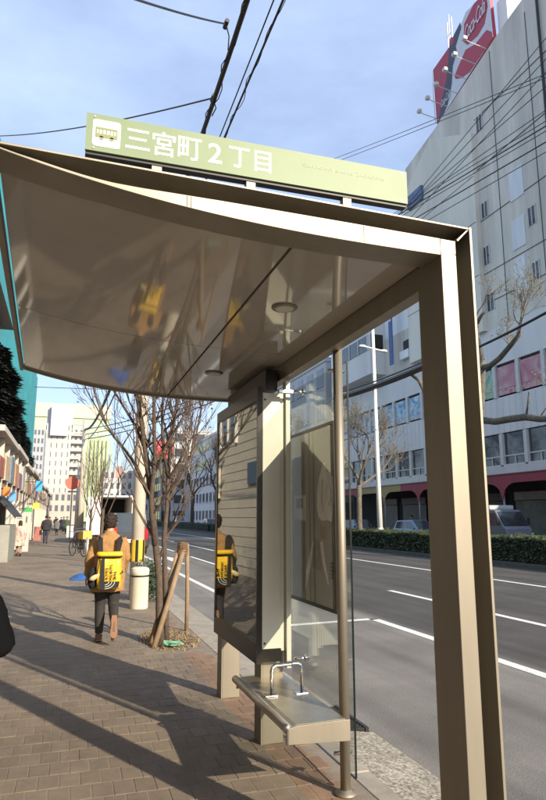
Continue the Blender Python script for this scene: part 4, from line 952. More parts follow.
# --- towers at the end of the street
def far_tower(name, label, px0, px1, ytop, Y, depth, mat, floors, bays, glass, wfrac=.6, base=None):
    a = PY(px0, ytop, Y); c = PY(px1, ytop, Y); h = a.z
    r = thing(name, label, 'building', ((a.x+c.x)/2, Y+depth/2, 0), 'towers at the end of the street')
    build('wall', MB().box(a.x, c.x, Y, Y+depth, 0, h), mat, r); fh = h/floors; bwid = (c.x-a.x)/bays
    for f in range(1, floors):
        for q in range(bays):
            u0 = a.x+bwid*(q+.5-wfrac/2); u1 = a.x+bwid*(q+.5+wfrac/2)
            build('window', MB().box(u0, u1, Y-.06, Y-.003, f*fh+fh*.25, f*fh+fh*.8), glass, r)
    return r, a, c
GT = M('green_glass_tower', (.37,.43,.30), .5, 0, .06, .1, coord='World'); GTG = M('green_pane', (.38,.55,.46), .25, 0, .2, .15, coord='World'); TW = M('tower_white', (.46,.45,.43), .8, 0, .03, .1, coord='World'); WSM = M('tower_window', (.10,.11,.13), .3)
r, a, c = far_tower('green_tower', 'wide pale green glazed tower at the end of the street', 28, 111, 402, 260, 30, GT, 14, 20, GTG, .7)
build('crown_band', MB().box(a.x-.3, c.x+.3, 259.5, 261, a.z-5.5, a.z), M('crown_cream', (.48,.49,.38), .7), r)
for i in range(11):
    u = 70+i*4; p = PY(u,470,259.5); build('green_fin', MB().box(p.x-.25, p.x+.25, 259.2, 259.9, 2, a.z-14), M('fin_green', (.40,.47,.22), .6), r)
r, a, c = far_tower('white_tower', 'white stepped tower standing in front of the green tower', 44, 72, 423, 200, 18, TW, 11, 5, WSM, .14)
q0 = PY(52,405,199); q1 = PY(67,436,199); build('stair_block', MB().box(q0.x, q1.x, 198.6, 206, q1.z, q0.z), M('stair_white', (.50,.49,.47), .8, 0, .02, .2), r)
q2 = PY(48,408,203); build('lift_block', MB().box(q2.x, q1.x+1.5, 201, 210, a.z, q2.z), M('lift_grey', (.50,.50,.50), .8), r)
r, a, c = far_tower('balcony_tower', 'white balcony tower right of the stepped tower', 69, 84, 428, 210, 14, TW, 12, 3, WSM, .5)
for f in range(1, 12): build('balcony', MB().box(a.x-.3, c.x, 208.6, 209.9, f*a.z/12-.1, f*a.z/12+1.0), TW, r)
far_tower('narrow_tower', 'grey narrow apartment tower beside the teal sheeting', 34, 45, 428, 170, 12, M('narrow_grey', (.36,.38,.40), .8), 11, 3, WSM, .5)
far_tower('low_block', 'low pale block at the foot of the far towers', 30, 84, 492, 150, 12, M('low_cream', (.42,.39,.34), .8, 0, .1, .3), 3, 9, WSM, .5)
far_tower('low_block', 'low grey block with a billboard behind the bare trees', 104, 150, 470, 170, 12, M('low_grey', (.48,.48,.47), .8), 5, 8, WSM, .5)
far_tower('low_block', 'pale block at the right end of the street', 150, 205, 462, 230, 12, M('low_pale', (.6,.6,.6), .8), 7, 10, WSM, .5)

# ================================================================== POLES AND CABLES
def pole(name, label, x, y, h, r, stripe=True, group='concrete utility poles'):
    p = thing(name, label, 'utility pole', (x,y,0), group)
    build('shaft', MB().tube([(x,y,-.1),(x,y,h*.5),(x,y,h)], [r,r*.86,r*.72], 18), M('pole_concrete', (.52,.48,.41), .85, 0, .1, 3, .1, 50), p, smooth=True)
    if stripe:
        bnd = build('guard_band', MB().tube([(x,y,.74),(x,y,1.15)], r*1.03, 24), M('guard_yellow', (.72,.46,.03), .5), p, smooth=False)
        for k in range(6):
            a = k*2*PI/6+.35; m_ = MB(); V = []
            for z_ in (.735, 1.155):
                for u in (-.2, 0, .2): V.append((x+r*1.05*math.cos(a+u), y+r*1.05*math.sin(a+u), z_))
            m_.add(V, [(0,1,4,3),(1,2,5,4)]); build('stripe', m_, BLACK, bnd, fix=False)
    for z_ in (h-.35, h-1.0):
        ca = build('crossarm', MB().box(x-.75, x+.75, y-.05, y+.05, z_, z_+.09), STEEL, p)
        for dx in (-.65,-.3,.3,.65): build('insulator', MB().lathe([(.03,0),(.05,.03),(.03,.06),(.05,.09),(.02,.12)], (x+dx,y,z_+.09), 10), WHITEP, ca, smooth=True)
    return p
pole('utility_pole', 'concrete utility pole with a yellow and black guard band behind the bare tree', 1.40, 13.15, 7.2, .138)
pole('utility_pole', 'far concrete utility pole beyond the parked bicycles', .92, 45, 8.2, .22, False)
pole('utility_pole', 'farthest thin utility pole on our pavement', 1.1, 78, 9, .16, False)
def cable(label, a, b_, r, sag=.25, n=14, group='overhead cables', bundle=0):
    a = Vector(a); b_ = Vector(b_); pts = [a.lerp(b_, i/n)-Vector((0,0,sag*4*(i/n)*(1-i/n))) for i in range(n+1)]
    o = thing('overhead_cable', label, 'cable', a, group)
    build('strand', MB().tube(pts, r, 6), BLACK, o)
    if bundle:
        rg = random.Random(int(bundle*7)); L_ = (b_-a).length; tp = []; m_ = int(L_/.12)
        for i in range(m_+1):
            u = i/m_; k = u*n; j = min(n-1, int(k)); p = pts[j].lerp(pts[j+1], k-j); an = i*.9
            tp.append(p+Vector((math.cos(an)*(r+.012+.012*math.sin(i*.37)), 0, math.sin(an)*(r+.012)+.014*math.sin(i*.23))))
        build('lashing_wire', MB().tube(tp, .006, 4), BLACK, o)
    return o
main_a = Vector((1.40,13.15,6.75)); main_b = PX(245,0,1.4)+Vector((0,-6.5,.75))
cable('thick black lashed cable running overhead from the concrete pole', main_a, main_b, .028, .55, bundle=1)
cA = PX(291,0,1.9); cable('thin black cable right of the thick overhead cable', PX(219,137,1.9)*1.0+Vector((0,1.2,-.2)), cA+Vector((0,-2.5,.2)), .014, .02, bundle=2)
cA = PX(278,0,1.85); cable('second thin cable beside the thick overhead cable', PX(222,120,1.85)+Vector((0,1.2,-.2)), cA+Vector((0,-2.5,.2)), .009, .02)
cable('drop wire branching from the thick cable to the top edge', PX(226,24,1.4), PY(120,-6,4.0), .010, .02)
cable('drop wire running left behind the name sign', PX(213,98,1.4), PX(-20,136,-2.45), .010, .15)
j1 = thing('cable_clamp', 'small junction on the thick cable above the sign', 'clamp', PX(226,24,1.4), 'cable junctions')
build('body', MB().tube([PX(226,24,1.4)+Vector((0,-.06,0)), PX(226,24,1.4)+Vector((0,.06,0))], .026, 8), BLACK, j1); build('tail', MB().tube([PX(226,24,1.4), PX(229,36,1.42), PX(228,50,1.4)], .008, 5), BLACK, j1)
j1 = thing('cable_clamp', 'lower junction on the thick cable just above the sign', 'clamp', PX(213,98,1.4), 'cable junctions')
build('body', MB().tube([PX(213,98,1.4)+Vector((0,-.06,0)), PX(213,98,1.4)+Vector((0,.06,0))], .026, 8), BLACK, j1); build('tail', MB().tube([PX(213,98,1.4), PX(216,108,1.42), PX(212,116,1.4)], .008, 5), BLACK, j1)
cable('sagging cable from the near pole to the far pole', (1.40,13.15,6.6), (.92,45,7.6), .05, .9, bundle=3)
cable('slack lower cable from the near pole to the far pole', (1.5,13.15,6.2), (.95,45,6.9), .025, .8)
cable('cable between the two far poles', (.92,45,7.2), (1.1,78,8.2), .05, .8)
for i in range(3): cable('bundled cable crossing the street behind the bare tree, number %s from the top' % ('one','two','three')[i], (.92,45,7.6-.35*i), PY(232,384+i*5,26), .028, .3, group='cables crossing behind the tree')
cable('thin wire crossing high above the teal sheeting', PY(-30,384,60), PY(130,390,60), .03, .05)
# cables in front of the tall tower
rb = [((400,217),(546,131)),((400,214),(546,126)),((398,211),(546,121)),((416,218),(546,142)),((432,218),(546,152)),((405,208),(546,110)),((408,206),(520,109)),((415,200),(546,59)),((420,190),(546,38)),((440,186),(546,72))]
nm = ['lowest','second lowest','third lowest','thick','lower middle','middle','upper middle','steep','topmost steep','short steep']
for i, (p0, p1) in enumerate(rb):
    dx = (p1[0]-p0[0]); s0 = ((330-p0[0])/dx); s1 = ((640-p0[0])/dx)
    A_ = (p0[0]+dx*s0, p0[1]+(p1[1]-p0[1])*s0); B_ = (p0[0]+dx*s1, p0[1]+(p1[1]-p0[1])*s1)
    cable('%s black cable of the bundle across the grey tower' % nm[i], PX(*A_, 22), PX(*B_, 22), .035 if i in (1,3) else .022, .0, 3, 'cables across the grey tower')
for i, (p0, p1) in enumerate((((325,162),(560,68)),((325,166),(560,72)))):
    cable('%s thin wire of the pair crossing sky and tower' % ('upper','lower')[i], PX(*p0, 22), PX(*p1, 22), .022, .1, 6, 'wires crossing the sky')
cable('thick black cable seen under the shelter roof before the poster windows', PX(335,399,15.6), PX(445,357,15.6), .16, .15, 10, 'cables over the median')
cable('thin wire just above the thick cable under the shelter roof', PX(335,394,15.6), PX(445,352,15.6), .04, .15, 10, 'cables over the median')
cable('double wire right of the shelter post above the pink posters', PX(470,351,15.6), PX(560,305,15.6), .05, .05, 8, 'cables over the median')

# ================================================================== PEOPLE
def limb(mb, pts, rad, seg=12): mb.tube(pts, rad, seg)
def hand(mb, wrist, d, side, s=1.0, curl=.5):
    """palm, four unequal bent fingers and a thumb leaving the side of the palm; d = direction of the hand"""
    d = Vector(d).normalized(); w_ = Vector((0,1,0)).cross(d); w_ = w_.normalized() if w_.length > .1 else Vector((1,0,0))
    w_ = Vector((0,1,0)); w_ = (w_-d*w_.dot(d)).normalized(); n_ = d.cross(w_)*side
    p = Vector(wrist); pc = p+d*.085*s
    for k in range(4):
        o = w_*(-.027+.018*k)*s
        mb.tube([p+d*.01+o*.6, p+d*.05*s+o, pc+o], [.014*s,.0145*s,.012*s], 8)
        L_ = (.066,.076,.072,.056)[3-k]*s; a = pc+o; b = a+(d+n_*curl*.35)*L_*.45; c = b+(d*.7+n_*curl)*L_*.35; e = c+(d*.35+n_*curl*1.3)*L_*.28
        mb.tube([a, b, c, e], [.0105*s,.0095*s,.009*s,.0075*s], 8)
    a = p+d*.025*s+w_*.022*s; mb.tube([a, a+(d*.6+w_*.7)*.035*s, a+(d*.9+w_*.55+n_*.3)*.062*s, a+(d*1.0+w_*.3+n_*.6)*.085*s], [.013*s,.012*s,.010*s,.008*s], 8)
def head(mb, c, yaw=0, s=1.0):
    h = MB().loft([(0,.0,-.115,.035,.045),(0,.012,-.10,.05,.06),(0,.012,-.06,.066,.082),(0,.004,-.01,.074,.093),(0,-.004,.04,.077,.098),(0,-.008,.08,.066,.085),(0,-.008,.108,.038,.052),(0,-.008,.116,.012,.02)], 20)
    h.tube([(0,.088,.01),(0,.108,-.028),(0,.092,-.04)], [.009,.014,.008], 8)                   # nose
    h.tube([(-.022,.085,-.064),(0,.092,-.066),(.022,.085,-.064)], .006, 6)                     # mouth
    for sx in (-1,1):
        h.tube([(sx*.072,-.012,-.028),(sx*.082,-.016,-.005),(sx*.08,-.018,.022)], [.008,.012,.009], 8)     # ears
        h.tube([(sx*.018,.086,.028),(sx*.045,.078,.03)], .007, 6)                                            # brows
    h.xf(Matrix.Translation(Vector(c)) @ Matrix.Rotation(yaw,4,'Z') @ Matrix.Scale(s,4)); mb.add(h.v, h.f)
def figure(name, label, loc, rotz, H, P, cols, group=None, vox=.010, coat_hem=.62, coat_w=1.0, hair_long=False, skirt=False, eyes=True):
    """P: joints in a frame facing +Y for a 1.65 m figure; keys hipL.. etc"""
    k = H/1.65
    r = thing(name, label, 'person', loc, group, rotz); ORG[r] = Vector((0,0,0))
    J = {a: Vector(b) for a, b in P.items()}
    b = MB()
    b.loft([(0,0,.80,.13,.095),(0,0,.90,.155,.11),(0,0,1.02,.13,.095),(0,0,1.18,.155,.105),(0,0,1.30,.165,.095),(0,0,1.355,.10,.07),(0,0,1.385,.052,.052),(0,.008,1.46,.05,.052)], 20)
    head(b, J['head'], P.get('look', (0,))[0] if isinstance(P.get('look'), tuple) else 0)
    for s in 'LR':
        sx = -1 if s == 'L' else 1
        limb(b, [J['sh'+s], J['sh'+s].lerp(J['el'+s],.5), J['el'+s], J['el'+s].lerp(J['wr'+s],.4), J['wr'+s]], [.05,.043,.036,.036,.025])
        hand(b, J['wr'+s], J['wr'+s]-J['el'+s], -sx)
        limb(b, [J['hip'+s], J['hip'+s].lerp(J['kn'+s],.4), J['kn'+s], J['kn'+s].lerp(J['an'+s],.35), J['an'+s]], [.085,.075,.052,.052,.034])
        f = (J['toe'+s]-J['an'+s]); limb(b, [J['an'+s], J['an'+s]+f*.5, J['toe'+s]], [.036,.04,.028])
    b.xf(Matrix.Scale(k,4)); o = build('body', b, SKIN, r, local=True); remesh(o, vox*.7, 2)
    # hair
    hc = J['head']; hm = MB().loft([(hc.x,hc.y-.03,hc.z-.075,.05,.05),(hc.x,hc.y-.026,hc.z-.04,.078,.075),(hc.x,hc.y-.018,hc.z+.02,.088,.097),(hc.x,hc.y-.010,hc.z+.07,.084,.102),(hc.x,hc.y-.008,hc.z+.105,.062,.078),(hc.x,hc.y-.008,hc.z+.128,.02,.03)], 20)
    hm.tube([(hc.x-.05,hc.y+.075,hc.z+.075),(hc.x,hc.y+.09,hc.z+.08),(hc.x+.05,hc.y+.075,hc.z+.075)], .026, 8)
    if hair_long: hm.loft([(hc.x,hc.y-.05,hc.z-.26,.05,.03),(hc.x,hc.y-.05,hc.z-.15,.085,.05),(hc.x,hc.y-.035,hc.z-.02,.09,.075),(hc.x,hc.y-.02,hc.z+.06,.085,.09)], 18)
    hm.xf(Matrix.Scale(k,4)); o = build('hair', hm, cols['hair'], r, local=True); remesh(o, .007, 1)
    th_ = bpy.data.textures.get('tufts') or bpy.data.textures.new('tufts', 'CLOUDS'); th_.noise_scale = .022
    hd = o.modifiers.new('tufts', 'DISPLACE'); hd.texture = th_; hd.strength = .03; hd.mid_level = .45
    # trousers
    if not skirt:
        t = MB(); t.loft([(0,0,.76,.12,.10),(0,0,.86,.165,.125),(0,0,.98,.155,.115)], 18)
        for s in 'LR': limb(t, [J['hip'+s]+Vector((0,0,.04)), J['hip'+s].lerp(J['kn'+s],.45), J['kn'+s], J['kn'+s].lerp(J['an'+s],.4), J['kn'+s].lerp(J['an'+s],.97)], [.105,.092,.070,.066,.052], 14)
        t.xf(Matrix.Scale(k,4)); o = build('trousers', t, cols['legs'], r, local=True); remesh(o, vox, 3)
    # shoes
    for s in 'LR':
        an, toe = J['an'+s], J['toe'+s]; f = (toe-an); n_ = Vector((0,0,1)) if abs(f.normalized().z) < .75 else Vector((0,-1,0)); heel = an-f.normalized()*.05 if abs(f.normalized().z) < .75 else an+Vector((0,-.03,.03))
        low = f.normalized().cross(Vector((1,0,0))).normalized()
        if low.z > 0 and abs(f.normalized().z) < .75: low = -low
        if abs(f.normalized().z) >= .75: low = Vector((0,-1,0))
        sm = MB(); c0 = an+low*.045-f.normalized()*.055; sm.tube([c0, c0+f*.35+low*.012, c0+f*.8+low*.015, toe+low*.0+f.normalized()*.03], [.036,.046,.046,.026], 12); sm.tube([an, an+low*.03], [.046,.05], 12)
        sm.xf(Matrix.Scale(k,4)); so_ = build('shoe', sm, cols['shoe'], r, local=True); remesh(so_, .010, 2)
        sl_ = MB(); A_ = c0+low*.034; fx = f.normalized(); e_ = Vector((1,0,0)); lenf = .27
        prof = [(-.02,.03),(.03,.038),(.10,.034),(.17,.044),(.22,.042),(lenf-.015,.022)]
        top_ = [A_+fx*u+e_*w_ for u, w_ in prof]+[A_+fx*u-e_*w_ for u, w_ in reversed(prof)]
        n = len(top_); sl_.add(top_+[p+low*.022 for p in top_], [tuple(range(n)), tuple(range(2*n-1,n-1,-1))]+[(i,(i+1)%n,(i+1)%n+n,i+n) for i in range(n)]); sl_.xf(Matrix.Scale(k,4)); build('sole', sl_, cols['sole'], so_, local=True)
    # coat
    c = MB(); w_ = coat_w; rb_ = random.Random(3)
    rings = [(0,-.005,coat_hem,.235*w_,.165*w_),(0,-.005,coat_hem+.10,.230*w_,.163*w_),(0,0,.92,.215*w_,.15*w_),(0,0,1.08,.205*w_,.142*w_),(0,0,1.20,.212*w_,.145*w_),(0,0,1.30,.205*w_,.13*w_),(0,0,1.355,.155*w_,.105*w_),(0,0,1.395,.085,.085),(0,.004,1.425,.072,.076)]
    c.loft(rings, 28, 2.4)
    for s in 'LR':
        limb(c, [J['sh'+s]+Vector((.03 if s == 'L' else -.03,0,.01)), J['sh'+s].lerp(J['el'+s],.4), J['el'+s], J['el'+s].lerp(J['wr'+s],.5), J['el'+s].lerp(J['wr'+s],.96)], [.078*w_,.070*w_,.062*w_,.056*w_,.05*w_], 14)
    c.xf(Matrix.Scale(k,4)); o = build('coat', c, cols['coat'], r, local=True); remesh(o, vox, 4)
    tx = bpy.data.textures.get('folds') or bpy.data.textures.new('folds', 'CLOUDS'); tx.noise_scale = .14
    dm = o.modifiers.new('folds', 'DISPLACE'); dm.texture = tx; dm.strength = .045; dm.mid_level = .5
    if eyes:
        for sx in (-1,1):
            e_ = hc+Vector((sx*.031,.090,.012)); m_ = MB().lathe([(.001,-.009),(.008,-.005),(.010,0),(.008,.005),(.001,.009)], (0,0,0), 10); m_.v = [tuple((Vector(v)+e_)*k) for v in m_.v]; build('eye', m_, M('eye_dark', (.02,.015,.01), .2), r, local=True)
    return r
def cl(nm, c, rough=.85, var=.10, sc=20, bump=.2): return M(nm, c, rough, 0, var, sc, bump, 160)
HAIR = cl('hair_dark', (.026,.014,.008), .45, .6, 70, 1.0); BLKCL = cl('black_cloth', (.014,.014,.016)); SOLE = cl('sole_tan', (.23,.12,.07), .8)
camel = cl('camel_wool', (.34,.19,.075), .9, .12, 26, .25)
P1 = dict(head=(0.0,.03,1.535), shL=(-.185,0,1.31), shR=(.185,0,1.31), elL=(-.245,-.05,1.06), elR=(.235,.02,1.06), wrL=(-.275,.06,.83), wrR=(.21,.16,.88),
          hipL=(-.085,0,.84), hipR=(.085,0,.84), knL=(-.085,.05,.46), knR=(.085,.03,.45), anL=(-.085,.02,.085), anR=(.09,-.30,.30), toeL=(-.095,.19,.03), toeR=(.09,-.36,.085))
me_ = figure('person', 'person in a camel coat and dark trousers walking away beside the bare tree', (.58, 8.95, .005), R(-2), 1.64, P1, dict(hair=HAIR, legs=cl('dark_trousers', (.03,.027,.026)), shoe=cl('shoe_brown', (.16,.095,.06)), sole=SOLE, coat=camel), vox=.011, coat_hem=.64, coat_w=.97)
# yellow backpack on the person's back
bpk = thing('backpack', 'yellow roll-top backpack with black straps and lettering worn by the walking person', 'backpack', (.58, 8.95, .66), rotz=R(-2)); ORG[bpk] = Vector((0,0,0))
YLW = M('yellow_tarp', (.80,.50,.022), .38, 0, .06, 14, .25, 30, .2)
yb = -.165                      # front of the pack against the coat
mb = MB(); mb.loft([(.0,yb-.10,.02,.125,.075),(.0,yb-.105,.05,.150,.098),(.0,yb-.11,.16,.162,.108),(.0,yb-.11,.30,.160,.105),(.0,yb-.105,.40,.152,.09),(.0,yb-.10,.44,.14,.07)], 28, 4.0)
o = build('main_bag', mb, YLW, bpk, local=True, smooth=True); ss = o.modifiers.new('s', 'SUBSURF'); ss.levels = 2; ss.render_levels = 2; tx = bpy.data.textures['folds']; dm = o.modifiers.new('f', 'DISPLACE'); dm.texture = tx; dm.strength = .022; dm.mid_level = .62
mb = MB().loft([(0,yb-.11,.44,.155,.095),(0,yb-.115,.455,.168,.108),(0,yb-.115,.485,.168,.108),(0,yb-.11,.50,.15,.09)], 28, 4.0); build('lid', mb, YLW, bpk, local=True, smooth=True)
build('lid_trim', MB().loft([(0,yb-.112,.425,.156,.096),(0,yb-.112,.441,.160,.100)], 28, 4.0), BLACK, bpk, local=True)
for sx in (-1, 1):
    build('shoulder_strap', MB().prism([(sx*.085,.50),(sx*.135,.50),(sx*.165,.64),(sx*.14,.70),(sx*.095,.67)], yb-.035, yb+.0), BLKCL, bpk, local=True)
    build('side_strap', MB().tube([(sx*.166,yb-.10,.25),(sx*.172,yb-.16,.24),(sx*.15,yb-.222,.235)], .008, 6), BLACK, bpk, local=True)
yfm = yb-.2265
build('black_panel', MB().prism([(-.115,.04),(-.055,.03),(-.062,.42),(-.100,.42)], yfm-.004, yfm+.012), BLACK, bpk, local=True)
build('bottom_patch', MB().prism([(-.055,.035),(.12,.055),(.135,.13),(-.055,.135)], yfm-.003, yfm+.016), BLACK, bpk, local=True)
WL = M('white_print', (.75,.74,.70), .5)
for i, rr_ in enumerate((.05,.085,.12)):
    arc = [(-.048+rr_*math.cos(t_), yfm-.006, .130-rr_*.72*math.sin(t_)) for t_ in [j*PI/2/8 for j in range(9)]]; build('dome_line', MB().tube(arc, .0035, 5), WL, bpk, local=True)
for i, wd_ in enumerate(('FACE','NORTH','THE')):
    L_ = (.15,.19,.115)[i]; x_ = -.030+i*.052
    text_mesh(wd_, .05, BLACK, frame((x_, yfm-.005, .150+L_), (0,0,-1), (1,0,0)), 'lettering', bpk, .001, fit=(L_,.036), offset=.001)
rngp = random.Random(5)
build('side_pouch', MB().loft([(-.20,yb-.07,.04,.035,.05),(-.205,yb-.075,.10,.06,.07),(-.20,yb-.07,.24,.058,.065),(-.185,yb-.06,.30,.03,.04)], 14), BLKCL, bpk, local=True, smooth=True)
pm_ = build('charm', MB().loft([(-.20,yb-.175,.14,.02,.02),(-.205,yb-.18,.16,.045,.04),(-.175,yb-.185,.19,.055,.042),(-.15,yb-.19,.215,.04,.035),(-.14,yb-.19,.23,.015,.015)], 14), M('charm_cream', (.66,.56,.28), .9, 0, .2, 30, .5, 80), bpk, local=True, smooth=True)
build('charm_cord', MB().tube([(-.15,yb-.19,.22),(-.13,yb-.19,.33),(-.12,yb-.18,.42)], .005, 5), BLACK, bpk, local=True)
PW = dict(head=(0,.03,1.535), shL=(-.17,0,1.31), shR=(.17,0,1.31), elL=(-.25,-.03,1.06), elR=(.25,-.05,1.06), wrL=(-.24,.10,.86), wrR=(.26,.05,.84), hipL=(-.085,0,.84), hipR=(.085,0,.84), knL=(-.08,.08,.46), knR=(.08,.0,.46), anL=(-.08,.10,.09), anR=(.08,-.16,.12), toeL=(-.09,.28,.03), toeR=(.085,-.02,.04))
# person in dark clothes just entering the left edge
PE = dict(PW); PE.update(elR=(.335,-.10,1.06), wrR=(.22,.12,1.10), shR=(.20,0,1.32))
figure('person', 'person in a black padded coat whose elbow shows at the left edge', (PY(3,632,2.95).x-.335*1.006, 2.95+.1, .003), R(0), 1.66, PE, dict(hair=HAIR, legs=BLKCL, shoe=BLKCL, sole=BLACK, coat=M('black_padded', (.004,.004,.005), .9, spec=.1)), vox=.014, coat_hem=.5)
a = G(18.2,556); 
gp = figure('person', 'girl in a pale pink coat walking away past the white shops', (a.x,a.y,.0), 0, 1.46, PW, dict(hair=cl('hair_brown', (.05,.025,.015)), legs=cl('tights', (.32,.20,.15)), shoe=BLKCL, sole=BLACK, coat=cl('pink_coat', (.66,.50,.42))), vox=.02, coat_hem=.46, coat_w=1.05, hair_long=True)
hb = build('shoulder_bag', MB().loft([(0,0,-.14,.05,.10),(0,0,-.10,.07,.15),(0,0,.06,.06,.14),(0,0,.12,.03,.10)], 14, 3), BLKCL, None, smooth=True, loc=None); hb.location = (a.x-.30,a.y-.05,.86); tag(hb, 'black shoulder bag hanging at the side of the girl in the pale coat', 'bag')
a = G(45,543.5)
figure('person', 'man in black clothes carrying a bag down the pavement', (a.x,a.y,0), 0, 1.72, PW, dict(hair=HAIR, legs=cl('navy_trousers', (.03,.035,.05)), shoe=BLKCL, sole=BLACK, coat=cl('black_jacket', (.022,.022,.025))), vox=.022, coat_hem=.78)
cb = build('carried_bag', MB().box(-.07,.07,-.2,.2,0,.30).add([], []), BLKCL, None, bevel=.03, loc=None); cb.location = (a.x-.30,a.y+.05,.52); tag(cb, 'black bag in the left hand of the man in black', 'bag')
fp = [(-.75,62,.9),(-.2,66,1.0),(-1.6,70,1.0),(-.5,76,.97),(-1.2,84,1.0),(.1,58,1.0)]
fl = ['tiny far walker in grey at the middle of the pavement', 'tiny far walker in dark blue near the kerb', 'tiny far walker in brown by the shop fronts', 'tiny far walker in black beyond the man', 'farthest tiny walker in grey', 'tiny far walker in green near the bicycles']
fc = [(.12,.12,.12),(.03,.04,.08),(.12,.07,.04),(.015,.015,.015),(.2,.2,.2),(.05,.08,.05)]
for i, (x_, y_, s_) in enumerate(fp): figure('person', fl[i], (x_,y_,0), R(180*(i % 2)), 1.66*s_, PW, dict(hair=HAIR, legs=BLKCL, shoe=BLKCL, sole=BLACK, coat=cl('farcoat%d' % i, fc[i])), 'distant walkers', vox=.05, coat_hem=.6, eyes=False)
a = PX(412,522,22.8)
figure('person', 'person in grey standing under the arcade across the road', (25.6,44.0,0), R(90), 1.75, PW, dict(hair=HAIR, legs=BLKCL, shoe=BLKCL, sole=BLACK, coat=cl('arc_grey', (.10,.11,.13))), 'people across the road', vox=.035, eyes=False)
figure('person', 'person in black crossing the arcade beside the blue car', (25.7,41.0,0), R(40), 1.65, PW, dict(hair=HAIR, legs=BLKCL, shoe=BLKCL, sole=BLACK, coat=BLKCL), 'people across the road', vox=.035, eyes=False)

